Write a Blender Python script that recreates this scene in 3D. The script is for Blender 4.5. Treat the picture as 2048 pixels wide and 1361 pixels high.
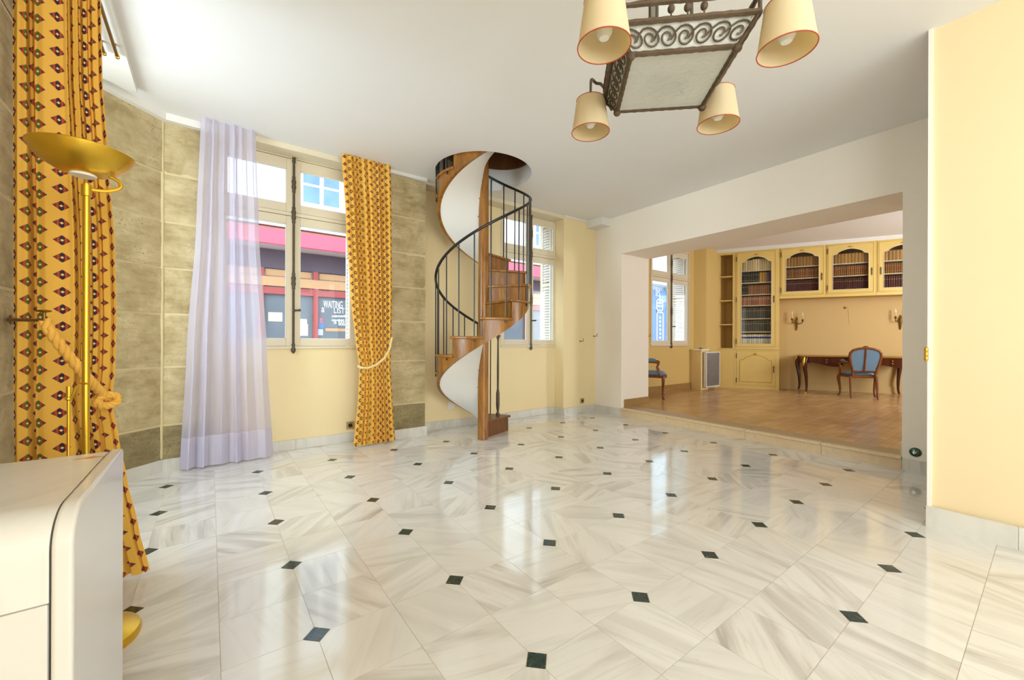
import bpy, bmesh, math, random
from mathutils import Vector, Matrix
random.seed(7)
for o in list(bpy.data.objects): bpy.data.objects.remove(o)
SC = bpy.context.scene
COL = SC.collection
R = math.radians
# ------------------------------------------------------------------ camera
FPX, Y0, ROLL, TH, H = 811.99, 2.003, .0035406, .639468, 1.15
cd = bpy.data.cameras.new('camera'); cam = bpy.data.objects.new('camera', cd); COL.objects.link(cam)
cd.sensor_width = 36; cd.lens = FPX / 2048 * 36; cd.shift_y = Y0 / 2048; cd.clip_start = .05
cam.matrix_world = Matrix.Translation((0, 0, H)) @ Matrix.Rotation(-TH, 4, 'Z') @ Matrix.Rotation(R(90), 4, 'X') @ Matrix.Rotation(ROLL, 4, 'Z')
SC.camera = cam
# ------------------------------------------------------------------ light
SC.view_settings.view_transform = 'Standard'; SC.view_settings.look = 'None'
SC.view_settings.exposure = 0.03; SC.view_settings.gamma = 1.0; SC.view_settings.use_curve_mapping = False
W = bpy.data.worlds.new('sky'); SC.world = W; W.use_nodes = True
bg = W.node_tree.nodes['Background']; bg.inputs[0].default_value = (.80, .90, 1.0, 1); bg.inputs[1].default_value = 4.5
def area(name, loc, target, sx, sy, power, col=(1, 1, 1)):
    l = bpy.data.lights.new(name, 'AREA'); l.shape = 'RECTANGLE'; l.size = sx; l.size_y = sy; l.energy = power; l.color = col
    o = bpy.data.objects.new(name, l); COL.objects.link(o); o.location = loc
    d = Vector(target) - Vector(loc); o.rotation_euler = d.to_track_quat('-Z', 'Y').to_euler(); return o
# added fill lamps outside unseen, made-up openings; only daylight_left serves the curtained window
area('fill_lamp_rear_a', (.35, -3.75, 1.75), (.35, 0, 1.6), 1.5, 2.3, 104, (1, .97, .965))
area('fill_lamp_rear_b', (2.45, -3.75, 1.75), (2.45, 0, 1.6), 1.5, 2.3, 52, (1, .97, .965))
area('daylight_left', (-1.75, 3.33, 1.85), (0, 3.33, 1.3), .85, 1.9, 88, (.76, .88, 1))
area('fill_lamp_left_rear', (-1.55, -1.6, 1.8), (2, -1.0, 1.7), 1.3, 2.0, 66, (1, .975, .97))
area('fill_lamp_library', (9.3, -1.1, 1.9), (9.0, 2.0, 1.5), 1.4, 1.9, 95, (.97, .98, 1))

# ------------------------------------------------------------------ pixel helpers (a pixel is only a direction; a plane gives the distance)
def ray(x, y):
    dx, dy = x - 1024, y - 680.5; c, s = math.cos(ROLL), math.sin(ROLL)
    X, Y = c * dx + s * dy, -s * dx + c * dy - Y0
    a, b = X / FPX, 1.0
    return Vector((math.cos(TH) * a + math.sin(TH) * b, -math.sin(TH) * a + math.cos(TH) * b, -Y / FPX))
def on(x, y, u=None, v=None, z=None):
    d = ray(x, y)
    t = u / d.x if u is not None else v / d.y if v is not None else (z - H) / d.z
    return Vector((0, 0, H)) + d * t
def atD(x, y, D): return Vector((0, 0, H)) + ray(x, y) * D
def proj(p):
    q = Vector(p) - Vector((0, 0, H))
    X = math.cos(TH) * q.x - math.sin(TH) * q.y; Y = math.sin(TH) * q.x + math.cos(TH) * q.y
    if Y < .05: return None
    return (1024 + FPX * X / Y, 680.5 - FPX * q.z / Y + Y0, Y)

# ------------------------------------------------------------------ materials
def srgb(r, g, b):
    f = lambda c: (c / 255 / 12.92) if c / 255 <= .04045 else ((c / 255 + .055) / 1.055) ** 2.4
    return (f(r), f(g), f(b), 1)
class NT:
    def __init__(s, name):
        s.m = bpy.data.materials.new(name); s.m.use_nodes = True; s.t = s.m.node_tree; s.n = s.t.nodes; s.l = s.t.links
        s.b = s.n['Principled BSDF']; s.out = s.n['Material Output']
    def new(s, t, **k):
        n = s.n.new(t)
        for a, v in k.items(): setattr(n, a, v)
        return n
    def set(s, sock, v):
        if hasattr(v, 'is_linked'): s.l.new(v, sock)
        else: sock.default_value = v
    def math(s, op, a, b=0.0, c=None):
        n = s.new('ShaderNodeMath', operation=op); s.set(n.inputs[0], a); s.set(n.inputs[1], b)
        if c is not None: s.set(n.inputs[2], c)
        return n.outputs[0]
    def mix(s, f, a, b, mode='MIX'):
        n = s.new('ShaderNodeMix', data_type='RGBA', blend_type=mode); s.set(n.inputs[0], f); s.set(n.inputs[6], a); s.set(n.inputs[7], b); return n.outputs[2]
    def coord(s, kind='Object', rnd=0.0, scale=(1, 1, 1), rot=False):
        tc = s.new('ShaderNodeTexCoord').outputs[kind]
        if rnd or rot:
            oi = s.new('ShaderNodeObjectInfo').outputs['Random']
            if rot:
                vr = s.new('ShaderNodeVectorRotate', rotation_type='Z_AXIS'); s.set(vr.inputs['Vector'], tc)
                s.set(vr.inputs['Angle'], s.math('MULTIPLY', oi, 40.0)); tc = vr.outputs[0]
            if rnd:
                va = s.new('ShaderNodeVectorMath', operation='ADD'); s.set(va.inputs[0], tc)
                cx = s.new('ShaderNodeCombineXYZ')
                s.set(cx.inputs[0], s.math('MULTIPLY', oi, rnd)); s.set(cx.inputs[1], s.math('MULTIPLY', oi, rnd * 1.7)); s.set(cx.inputs[2], s.math('MULTIPLY', oi, rnd * .6))
                s.l.new(cx.outputs[0], va.inputs[1]); tc = va.outputs[0]
        mp = s.new('ShaderNodeMapping'); s.set(mp.inputs[0], tc); mp.inputs['Scale'].default_value = scale
        return mp.outputs[0]
    def noise(s, vec, scale=5, detail=4, rough=.55, dist=0.0):
        n = s.new('ShaderNodeTexNoise'); s.set(n.inputs['Vector'], vec); n.inputs['Scale'].default_value = scale
        n.inputs['Detail'].default_value = detail; n.inputs['Roughness'].default_value = rough; n.inputs['Distortion'].default_value = dist
        return n.outputs['Fac']
    def ramp(s, f, stops):
        n = s.new('ShaderNodeValToRGB'); s.set(n.inputs[0], f); e = n.color_ramp.elements
        while len(e) < len(stops): e.new(.5)
        for i, (p, c) in enumerate(stops):
            e[i].position = p; e[i].color = c if len(c) == 4 else (*c, 1)
        return n.outputs[0]
    def bump(s, h, strength=.2, dist=.01):
        n = s.new('ShaderNodeBump'); n.inputs['Strength'].default_value = strength; n.inputs['Distance'].default_value = dist
        s.set(n.inputs['Height'], h); s.l.new(n.outputs[0], s.b.inputs['Normal'])
    def base(s, c, rough=.5, metal=0.0, spec=.5):
        s.set(s.b.inputs['Base Color'], c); s.set(s.b.inputs['Roughness'], rough); s.b.inputs['Metallic'].default_value = metal
        s.b.inputs['Specular IOR Level'].default_value = spec; return s.m
def plain(name, c, rough=.5, metal=0.0, var=.06, scale=8, spec=.5, bump=0.0):
    t = NT(name); v = t.coord('Object'); f = t.noise(v, scale)
    lo = tuple(max(0, x * (1 - var)) for x in c[:3]) + (1,); hi = tuple(min(1, x * (1 + var)) for x in c[:3]) + (1,)
    col = t.mix(f, lo, hi)
    if bump: t.bump(t.noise(v, scale * 6), bump)
    return t.base(col, rough, metal, spec)
MT = {}
MT['ceiling'] = plain('ceiling_paint', srgb(236, 234, 231), .85, var=.015, scale=1.5)
MT['white'] = plain('white_paint', srgb(234, 231, 224), .7, var=.015, scale=2)
MT['cream'] = plain('cream_wall_paint', srgb(240, 220, 172), .75, var=.03, scale=1.3, bump=.03)
MT['creamlight'] = plain('pale_cream_wall_paint', srgb(245, 236, 222), .75, var=.02, scale=1.1, bump=.02)
MT['creamright'] = plain('warm_cream_wall_paint', srgb(236, 214, 170), .75, var=.03, scale=1.6, bump=.02)
MT['libwall'] = plain('ochre_wall_paint', srgb(216, 184, 112), .75, var=.04, scale=1.2)
MT['libdesk'] = plain('buff_wall_paint', srgb(208, 176, 116), .75, var=.04, scale=1.2)
MT['winframe'] = plain('window_frame_paint', srgb(226, 214, 186), .5, var=.02, scale=3)
MT['cabinet'] = plain('yellow_cabinet_lacquer', srgb(228, 197, 114), .38, var=.06, scale=2.5)
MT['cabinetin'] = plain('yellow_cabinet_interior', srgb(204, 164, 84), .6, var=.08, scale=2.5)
MT['cabmould'] = plain('moulding_gilt_paint', srgb(206, 160, 66), .4, var=.1, scale=9)
MT['shelfedge'] = plain('pale_shelf_edge', srgb(232, 218, 184), .5, var=.03)
MT['iron'] = plain('wrought_iron', srgb(92, 80, 66), .45, .4, var=.3, scale=40, bump=.15)
MT['ironbrown'] = plain('rusty_brown_iron', srgb(96, 78, 58), .5, .4, var=.45, scale=60, bump=.4)
MT['blackiron'] = plain('black_iron_rail', srgb(46, 42, 40), .35, .4, var=.15, scale=20)
MT['brass'] = plain('polished_brass', srgb(214, 172, 72), .22, 1.0, var=.08, scale=6)
MT['brasslamp'] = plain('satin_brass', srgb(222, 180, 60), .28, .9, var=.05, scale=4)
MT['brassdark'] = plain('aged_brass', srgb(130, 96, 40), .4, .9, var=.25, scale=30)
MT['gold'] = plain('gilt_bronze', srgb(212, 160, 48), .3, 1.0, var=.2, scale=40)
MT['black'] = plain('black_plastic', srgb(24, 22, 22), .5)
MT['plug'] = plain('brass_socket_plate', srgb(188, 168, 112), .35, .5, var=.1)
MT['upstairs'] = plain('upstairs_plaster', srgb(200, 186, 150), .8, var=.04, scale=2)
MT['shade'] = None
MT['redtrim'] = plain('red_piping', srgb(176, 62, 30), .6)
MT['blue'] = plain('blue_upholstery', srgb(112, 142, 170), .85, var=.08, scale=60, bump=.1)
MT['heatergrey'] = plain('grey_heater_grille', srgb(140, 134, 128), .5)
MT['lacquer'] = plain('ivory_lacquer', srgb(212, 207, 198), .12, var=.015, scale=3)
MT['bulb'] = plain('frosted_bulb', srgb(238, 236, 230), .35)
MT['candle'] = plain('candle_sleeve', srgb(228, 200, 130), .5)
MT['paper'] = plain('book_pages', srgb(226, 214, 186), .8)

def wood(name, dark, light, rough=.35, scale=1.0, axis=(9, 9, 1.2), rnd=3.0):
    t = NT(name); v = t.coord('Object', rnd=rnd, scale=tuple(a * scale for a in axis))
    f = t.noise(v, 2.2, 6, .6, 1.2); g = t.noise(v, 14, 3, .5, .3)
    c = t.ramp(f, [(.25, dark), (.55, tuple((a + b) / 2 for a, b in zip(dark, light))), (.8, light)])
    c = t.mix(t.math('MULTIPLY', g, .25), c, tuple(x * .55 for x in dark[:3]) + (1,))
    t.bump(g, .05); return t.base(c, rough)
MT['stairwood'] = wood('honey_stair_wood', srgb(112, 66, 22), srgb(196, 136, 58), .26, axis=(5, 5, .9))
MT['stairdark'] = wood('worn_dark_stair_wood', srgb(92, 54, 28), srgb(142, 90, 50), .35)
MT['mahogany'] = wood('mahogany', srgb(58, 22, 12), srgb(104, 46, 24), .22)
MT['chairwood'] = wood('carved_walnut', srgb(104, 56, 24), srgb(158, 96, 46), .3)
MT['stepwood'] = wood('pale_step_stone', srgb(222, 192, 148), srgb(238, 216, 178), .3, axis=(1.2, 9, 9))
MT['oakbase'] = wood('oak_baseboard', srgb(150, 112, 56), srgb(184, 146, 84), .45, axis=(1.2, 9, 9))
MT['threshold'] = wood('worn_threshold', srgb(168, 144, 108), srgb(196, 172, 136), .4, axis=(9, 1.2, 9))

def marble(name, lo, hi, vein, rough=.10, amt=.5, bright=.05, coat=0.0):
    t = NT(name); v = t.coord('Object', rnd=23.0, rot=True); oi = t.new('ShaderNodeObjectInfo').outputs['Random']
    def stretch(sc):
        m_ = t.new('ShaderNodeMapping'); t.set(m_.inputs[0], v); m_.inputs['Scale'].default_value = sc; return m_.outputs[0]
    n0 = t.noise(v, 2.5, 3, .5); c = t.mix(n0, lo, hi)
    b1 = t.ramp(t.noise(stretch((.8, 5.5, 1)), 2.0, 3, .45, .5), [(.46, (0, 0, 0, 1)), (.66, (1, 1, 1, 1))])
    b2 = t.ramp(t.noise(stretch((1.4, 16, 1)), 2.0, 4, .55, .8), [(.52, (0, 0, 0, 1)), (.70, (1, 1, 1, 1))])
    k = t.math('ADD', t.math('MULTIPLY', t.math('FRACT', t.math('MULTIPLY', oi, 5.17)), amt * .8), amt * .25)
    f = t.math('MINIMUM', t.math('MULTIPLY', t.math('ADD', t.math('MULTIPLY', b1, .6), t.math('MULTIPLY', b2, .45)), k), .85)
    c = t.mix(f, c, vein)
    sp = t.ramp(t.noise(v, 19, 4, .7), [(.68, (0, 0, 0, 1)), (.76, (1, 1, 1, 1))]); c = t.mix(t.math('MULTIPLY', sp, .14), c, srgb(150, 124, 84))
    hs = t.new('ShaderNodeHueSaturation'); t.set(hs.inputs['Color'], c)
    t.set(hs.inputs['Value'], t.math('ADD', t.math('MULTIPLY', t.math('FRACT', t.math('MULTIPLY', oi, 7.31)), bright), 1 - bright))
    t.b.inputs['IOR'].default_value = 1.58
    r = t.math('ADD', t.math('MULTIPLY', t.noise(v, 6, 3), .10), max(.02, rough - .05))
    t.b.inputs['Coat Weight'].default_value = coat; t.b.inputs['Coat Roughness'].default_value = .08
    return t.base(hs.outputs[0], r)
MT['marble'] = marble('white_marble_tile', srgb(222, 218, 210), srgb(236, 234, 229), srgb(170, 162, 150), .10, .8, coat=.55)
MT['marblebase'] = marble('grey_marble_baseboard', srgb(212, 208, 196), srgb(228, 225, 216), srgb(160, 154, 136), .3, .7)
MT['marbletop'] = marble('white_marble_top', srgb(210, 206, 197), srgb(222, 219, 212), srgb(180, 172, 154), .2, .6, .0)
def green_marble():
    t = NT('green_marble_inset'); v = t.coord('Object', rnd=31.0)
    n = t.noise(v, 22, 6, .7, 3.0)
    c = t.ramp(n, [(.3, srgb(24, 34, 30)), (.55, srgb(46, 62, 56)), (.66, srgb(64, 84, 76)), (.72, srgb(168, 186, 176)), (.78, srgb(60, 80, 70))])
    return t.base(c, .12)
MT['green'] = green_marble()
MT['grout'] = plain('tile_grout', srgb(190, 178, 154), .8, var=.1, scale=20)
def stone(name, lo, hi, pit, amt):
    t = NT(name); v = t.coord('Object', rnd=17.0)
    n = t.noise(v, 3.2, 8, .68, .6); c = t.mix(t.ramp(n, [(.30, (0, 0, 0, 1)), (.68, (1, 1, 1, 1))]), lo, hi)
    n2 = t.noise(t.coord('Object', rnd=9.0, scale=(1, 1, 3.5)), 5, 5, .7)
    c = t.mix(t.ramp(n2, [(.45, (0, 0, 0, 1)), (.75, (.55, .55, .55, 1))]), c, pit)
    vo = t.new('ShaderNodeTexVoronoi'); t.set(vo.inputs['Vector'], v); vo.inputs['Scale'].default_value = 38
    sp = t.math('MULTIPLY', t.ramp(vo.outputs['Distance'], [(.12, (1, 1, 1, 1)), (.24, (0, 0, 0, 1))]), t.ramp(t.noise(v, 3.2, 2), [(.58 - amt, (0, 0, 0, 1)), (.70 - amt, (1, 1, 1, 1))]))
    c = t.mix(t.math('MULTIPLY', sp, .75), c, srgb(84, 66, 34))
    ru = t.ramp(t.noise(v, 9, 2, .4), [(.70, (0, 0, 0, 1)), (.76, (1, 1, 1, 1))]); c = t.mix(t.math('MULTIPLY', ru, .4), c, srgb(176, 130, 56))
    t.bump(t.math('SUBTRACT', t.noise(v, 22, 6, .65), t.math('MULTIPLY', sp, .6)), .35, .012)
    return t.base(c, .9, spec=.25)
MT['stone'] = stone('weathered_limestone', srgb(166, 147, 104), srgb(214, 197, 156), srgb(136, 112, 68), .03)
MT['stonedark'] = stone('dark_pitted_limestone', srgb(120, 107, 74), srgb(170, 154, 114), srgb(86, 72, 40), .16)
MT['mortar'] = plain('lime_mortar', srgb(214, 197, 152), .9, var=.14, scale=9, bump=.2)

def cloth_pattern():
    t = NT('yellow_print_cotton'); uv = t.new('ShaderNodeTexCoord').outputs['UV']
    sp = t.new('ShaderNodeSeparateXYZ'); t.l.new(uv, sp.inputs[0])
    a = t.math('DIVIDE', sp.outputs[0], .066); fl = t.math('FLOOR', a); par = t.math('FLOORED_MODULO', fl, 2.0)
    b = t.math('ADD', t.math('DIVIDE', sp.outputs[1], .078), t.math('MULTIPLY', par, .5))
    x = t.math('ABSOLUTE', t.math('MULTIPLY', t.math('SUBTRACT', t.math('FRACT', a), .5), .066))
    y = t.math('ABSOLUTE', t.math('MULTIPLY', t.math('SUBTRACT', t.math('FRACT', b), .5), .078))
    d = t.math('ADD', t.math('DIVIDE', x, .027), t.math('DIVIDE', y, .023))
    inside = t.math('LESS_THAN', d, 1.0); core = t.math('LESS_THAN', t.math('ADD', t.math('DIVIDE', x, .006), t.math('DIVIDE', y, .006)), 1.0)
    c1 = t.mix(par, srgb(58, 42, 62), srgb(86, 104, 52))
    col = t.mix(t.math('GREATER_THAN', x, .0075), c1, srgb(182, 74, 34))
    col = t.mix(t.math('GREATER_THAN', x, .0145), col, srgb(98, 62, 66))
    col = t.mix(core, col, srgb(244, 200, 120))
    yel = t.mix(t.noise(t.coord('Object'), 3), srgb(226, 170, 66), srgb(240, 190, 88))
    c = t.mix(inside, yel, col)
    t.base(c, .8, spec=.2)
    tr = t.new('ShaderNodeBsdfTranslucent'); t.l.new(c, tr.inputs[0])
    mx = t.new('ShaderNodeMixShader'); mx.inputs[0].default_value = .12
    t.l.new(t.b.outputs[0], mx.inputs[1]); t.l.new(tr.outputs[0], mx.inputs[2]); t.l.new(mx.outputs[0], t.out.inputs[0])
    return t.m
MT['print'] = cloth_pattern()
MT['rope'] = plain('braided_gold_fabric', srgb(232, 176, 74), .8, var=.2, scale=40)
MT['ropepale'] = plain('pale_twisted_cord', srgb(232, 206, 150), .8, var=.15, scale=60)
def sheer(name, c, transp):
    t = NT(name); d = t.new('ShaderNodeBsdfDiffuse'); d.inputs[0].default_value = c
    tl = t.new('ShaderNodeBsdfTranslucent'); tl.inputs[0].default_value = c
    tp = t.new('ShaderNodeBsdfTransparent'); tp.inputs[0].default_value = (.97, .97, 1, 1)
    m1 = t.new('ShaderNodeMixShader'); m1.inputs[0].default_value = .5; t.l.new(d.outputs[0], m1.inputs[1]); t.l.new(tl.outputs[0], m1.inputs[2])
    lw = t.new('ShaderNodeLayerWeight'); lw.inputs[0].default_value = .35
    f = t.math('SUBTRACT', transp, t.math('MULTIPLY', lw.outputs['Facing'], transp * .8))
    m2 = t.new('ShaderNodeMixShader'); t.set(m2.inputs[0], f); t.l.new(m1.outputs[0], m2.inputs[1]); t.l.new(tp.outputs[0], m2.inputs[2])
    t.l.new(m2.outputs[0], t.out.inputs[0]); return t.m
MT['sheer'] = sheer('lilac_voile', srgb(232, 228, 244), .36)
MT['sheerhem'] = sheer('lilac_voile_hem', srgb(236, 232, 246), .12)
def glass(name, tint=(1, 1, 1, 1), refl=.5):
    t = NT(name); tp = t.new('ShaderNodeBsdfTransparent'); tp.inputs[0].default_value = tint
    g = t.new('ShaderNodeBsdfGlossy'); g.inputs['Roughness'].default_value = .02
    fr = t.new('ShaderNodeFresnel'); fr.inputs[0].default_value = 1.45
    m = t.new('ShaderNodeMixShader'); t.set(m.inputs[0], t.math('MULTIPLY', fr.outputs[0], refl)); t.l.new(tp.outputs[0], m.inputs[1]); t.l.new(g.outputs[0], m.inputs[2])
    t.l.new(m.outputs[0], t.out.inputs[0]); return t.m
MT['glass'] = glass('window_glass', (.97, .99, .985, 1), .18)
MT['cabglass'] = glass('cabinet_glass', (.97, .97, .95, 1), .35)
def frosted():
    t = NT('hammered_frosted_glass'); v = t.coord('Object')
    t.bump(t.noise(v, 38, 3, .5, .8), .5, .01)
    t.base(t.mix(t.noise(v, 9), srgb(232, 232, 226), srgb(242, 242, 236)), .3)
    tl = t.new('ShaderNodeBsdfTranslucent'); tl.inputs[0].default_value = srgb(230, 230, 220)
    mx = t.new('ShaderNodeMixShader'); mx.inputs[0].default_value = .45
    t.l.new(t.b.outputs[0], mx.inputs[1]); t.l.new(tl.outputs[0], mx.inputs[2]); t.l.new(mx.outputs[0], t.out.inputs[0]); return t.m
MT['frosted'] = frosted()
def shade_mat():
    t = NT('cream_lamp_shade'); c = srgb(238, 226, 194)
    t.base(t.mix(t.noise(t.coord('Object'), 12), c, srgb(234, 220, 184)), .8, spec=.2)
    tl = t.new('ShaderNodeBsdfTranslucent'); tl.inputs[0].default_value = srgb(240, 220, 166)
    mx = t.new('ShaderNodeMixShader'); mx.inputs[0].default_value = .4
    t.l.new(t.b.outputs[0], mx.inputs[1]); t.l.new(tl.outputs[0], mx.inputs[2]); t.l.new(mx.outputs[0], t.out.inputs[0]); return t.m
MT['shade'] = shade_mat()
def parquet():
    t = NT('oak_parquet'); v = t.coord('Object')
    br = t.new('ShaderNodeTexBrick'); t.set(br.inputs['Vector'], t.coord('Object', scale=(1, 1, 1)))
    br.inputs['Scale'].default_value = 1; br.inputs['Brick Width'].default_value = .55; br.inputs['Row Height'].default_value = .09; br.inputs['Mortar Size'].default_value = .002
    br.inputs['Color1'].default_value = srgb(204, 164, 116); br.inputs['Color2'].default_value = srgb(176, 134, 90); br.inputs['Mortar'].default_value = srgb(130, 90, 50)
    n = t.noise(v, 2.4, 5, .65, .6); n2 = t.noise(t.coord('Object', scale=(2, 14, 1)), 3, 5, .6)
    c = t.mix(t.ramp(n, [(.4, (0, 0, 0, 1)), (.7, (.6, .6, .6, 1))]), br.outputs['Color'], srgb(136, 96, 62))
    c = t.mix(t.math('MULTIPLY', n2, .35), c, srgb(226, 184, 128))
    return t.base(c, .22)
MT['parquet'] = parquet()
def bookmat(name, c, band=None, rough=.5):
    t = NT(name); oi = t.new('ShaderNodeObjectInfo').outputs['Random']
    hs = t.new('ShaderNodeHueSaturation'); hs.inputs['Color'].default_value = c
    t.set(hs.inputs['Value'], t.math('ADD', t.math('MULTIPLY', oi, .5), .75)); col = hs.outputs[0]
    z = t.new('ShaderNodeSeparateXYZ'); t.l.new(t.new('ShaderNodeTexCoord').outputs['Object'], z.inputs[0])
    for lo, hi, bc in (band or []):
        f = t.math('MULTIPLY', t.math('GREATER_THAN', z.outputs[2], lo), t.math('LESS_THAN', z.outputs[2], hi)); col = t.mix(f, col, bc)
    return t.base(col, rough)
GB = srgb(190, 160, 90)
BK = {'cream': bookmat('cream_book', srgb(226, 206, 160)), 'dark': bookmat('dark_green_book', srgb(46, 50, 44), [(.2, .23, GB), (.76, .79, GB)]),
      'tan': bookmat('tan_leather_book', srgb(158, 100, 54), [(.2, .22, GB), (.7, .72, GB)]), 'pink': bookmat('dusty_pink_book', srgb(178, 120, 92), [(.65, .8, srgb(200, 160, 120))]),
      'grey': bookmat('grey_cloth_book', srgb(84, 80, 66), [(.7, .74, GB)]), 'white': bookmat('white_book_blue_band', srgb(226, 222, 200), [(.6, .78, srgb(64, 70, 150))]),
      'brown': bookmat('brown_leather_book', srgb(146, 92, 44), [(.22, .25, GB), (.72, .75, GB)]), 'red': bookmat('dark_red_book', srgb(84, 26, 22), [(.7, .73, GB)]),
      'ochre': bookmat('ochre_book', srgb(178, 132, 60)), 'yellow': bookmat('yellow_book', srgb(214, 170, 60)), 'blue': bookmat('blue_book', srgb(74, 106, 146)), 'maroon': bookmat('maroon_book', srgb(96, 40, 34))}
# outside
MT['facade'] = plain('white_stucco', srgb(218, 218, 216), .9, var=.03, scale=.7)
MT['facadeblue'] = plain('pale_zinc_cornice', srgb(184, 198, 208), .7, var=.06, scale=3)
MT['awning'] = plain('pink_red_awning', srgb(216, 96, 118), .8, var=.05, scale=2)
MT['redwood'] = plain('red_shopfront_paint', srgb(166, 80, 80), .7, var=.06)
MT['signboard'] = plain('buff_signboard', srgb(194, 152, 112), .7, var=.08)
MT['shopglass'] = plain('shop_window_dark', srgb(112, 118, 126), .7, var=.25, scale=2, spec=.1)
MT['skyglass'] = plain('upper_window_glass', srgb(112, 138, 166), .7, var=.35, scale=2, spec=.1)
MT['outwhite'] = plain('outside_white_paint', srgb(240, 240, 236), .6, var=.02)
MT['outblue'] = plain('blue_shopfront_paint', srgb(80, 122, 180), .5, var=.12, scale=2)
MT['chalk'] = plain('chalk_white', srgb(244, 244, 244), .9)
MT['notice'] = plain('cream_notice', srgb(238, 226, 180), .9)
MT['brick'] = plain('pale_brick', srgb(214, 176, 150), .9, var=.15, scale=8)
MT['street'] = plain('street_asphalt', srgb(150, 150, 150), .9, var=.1)

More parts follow.
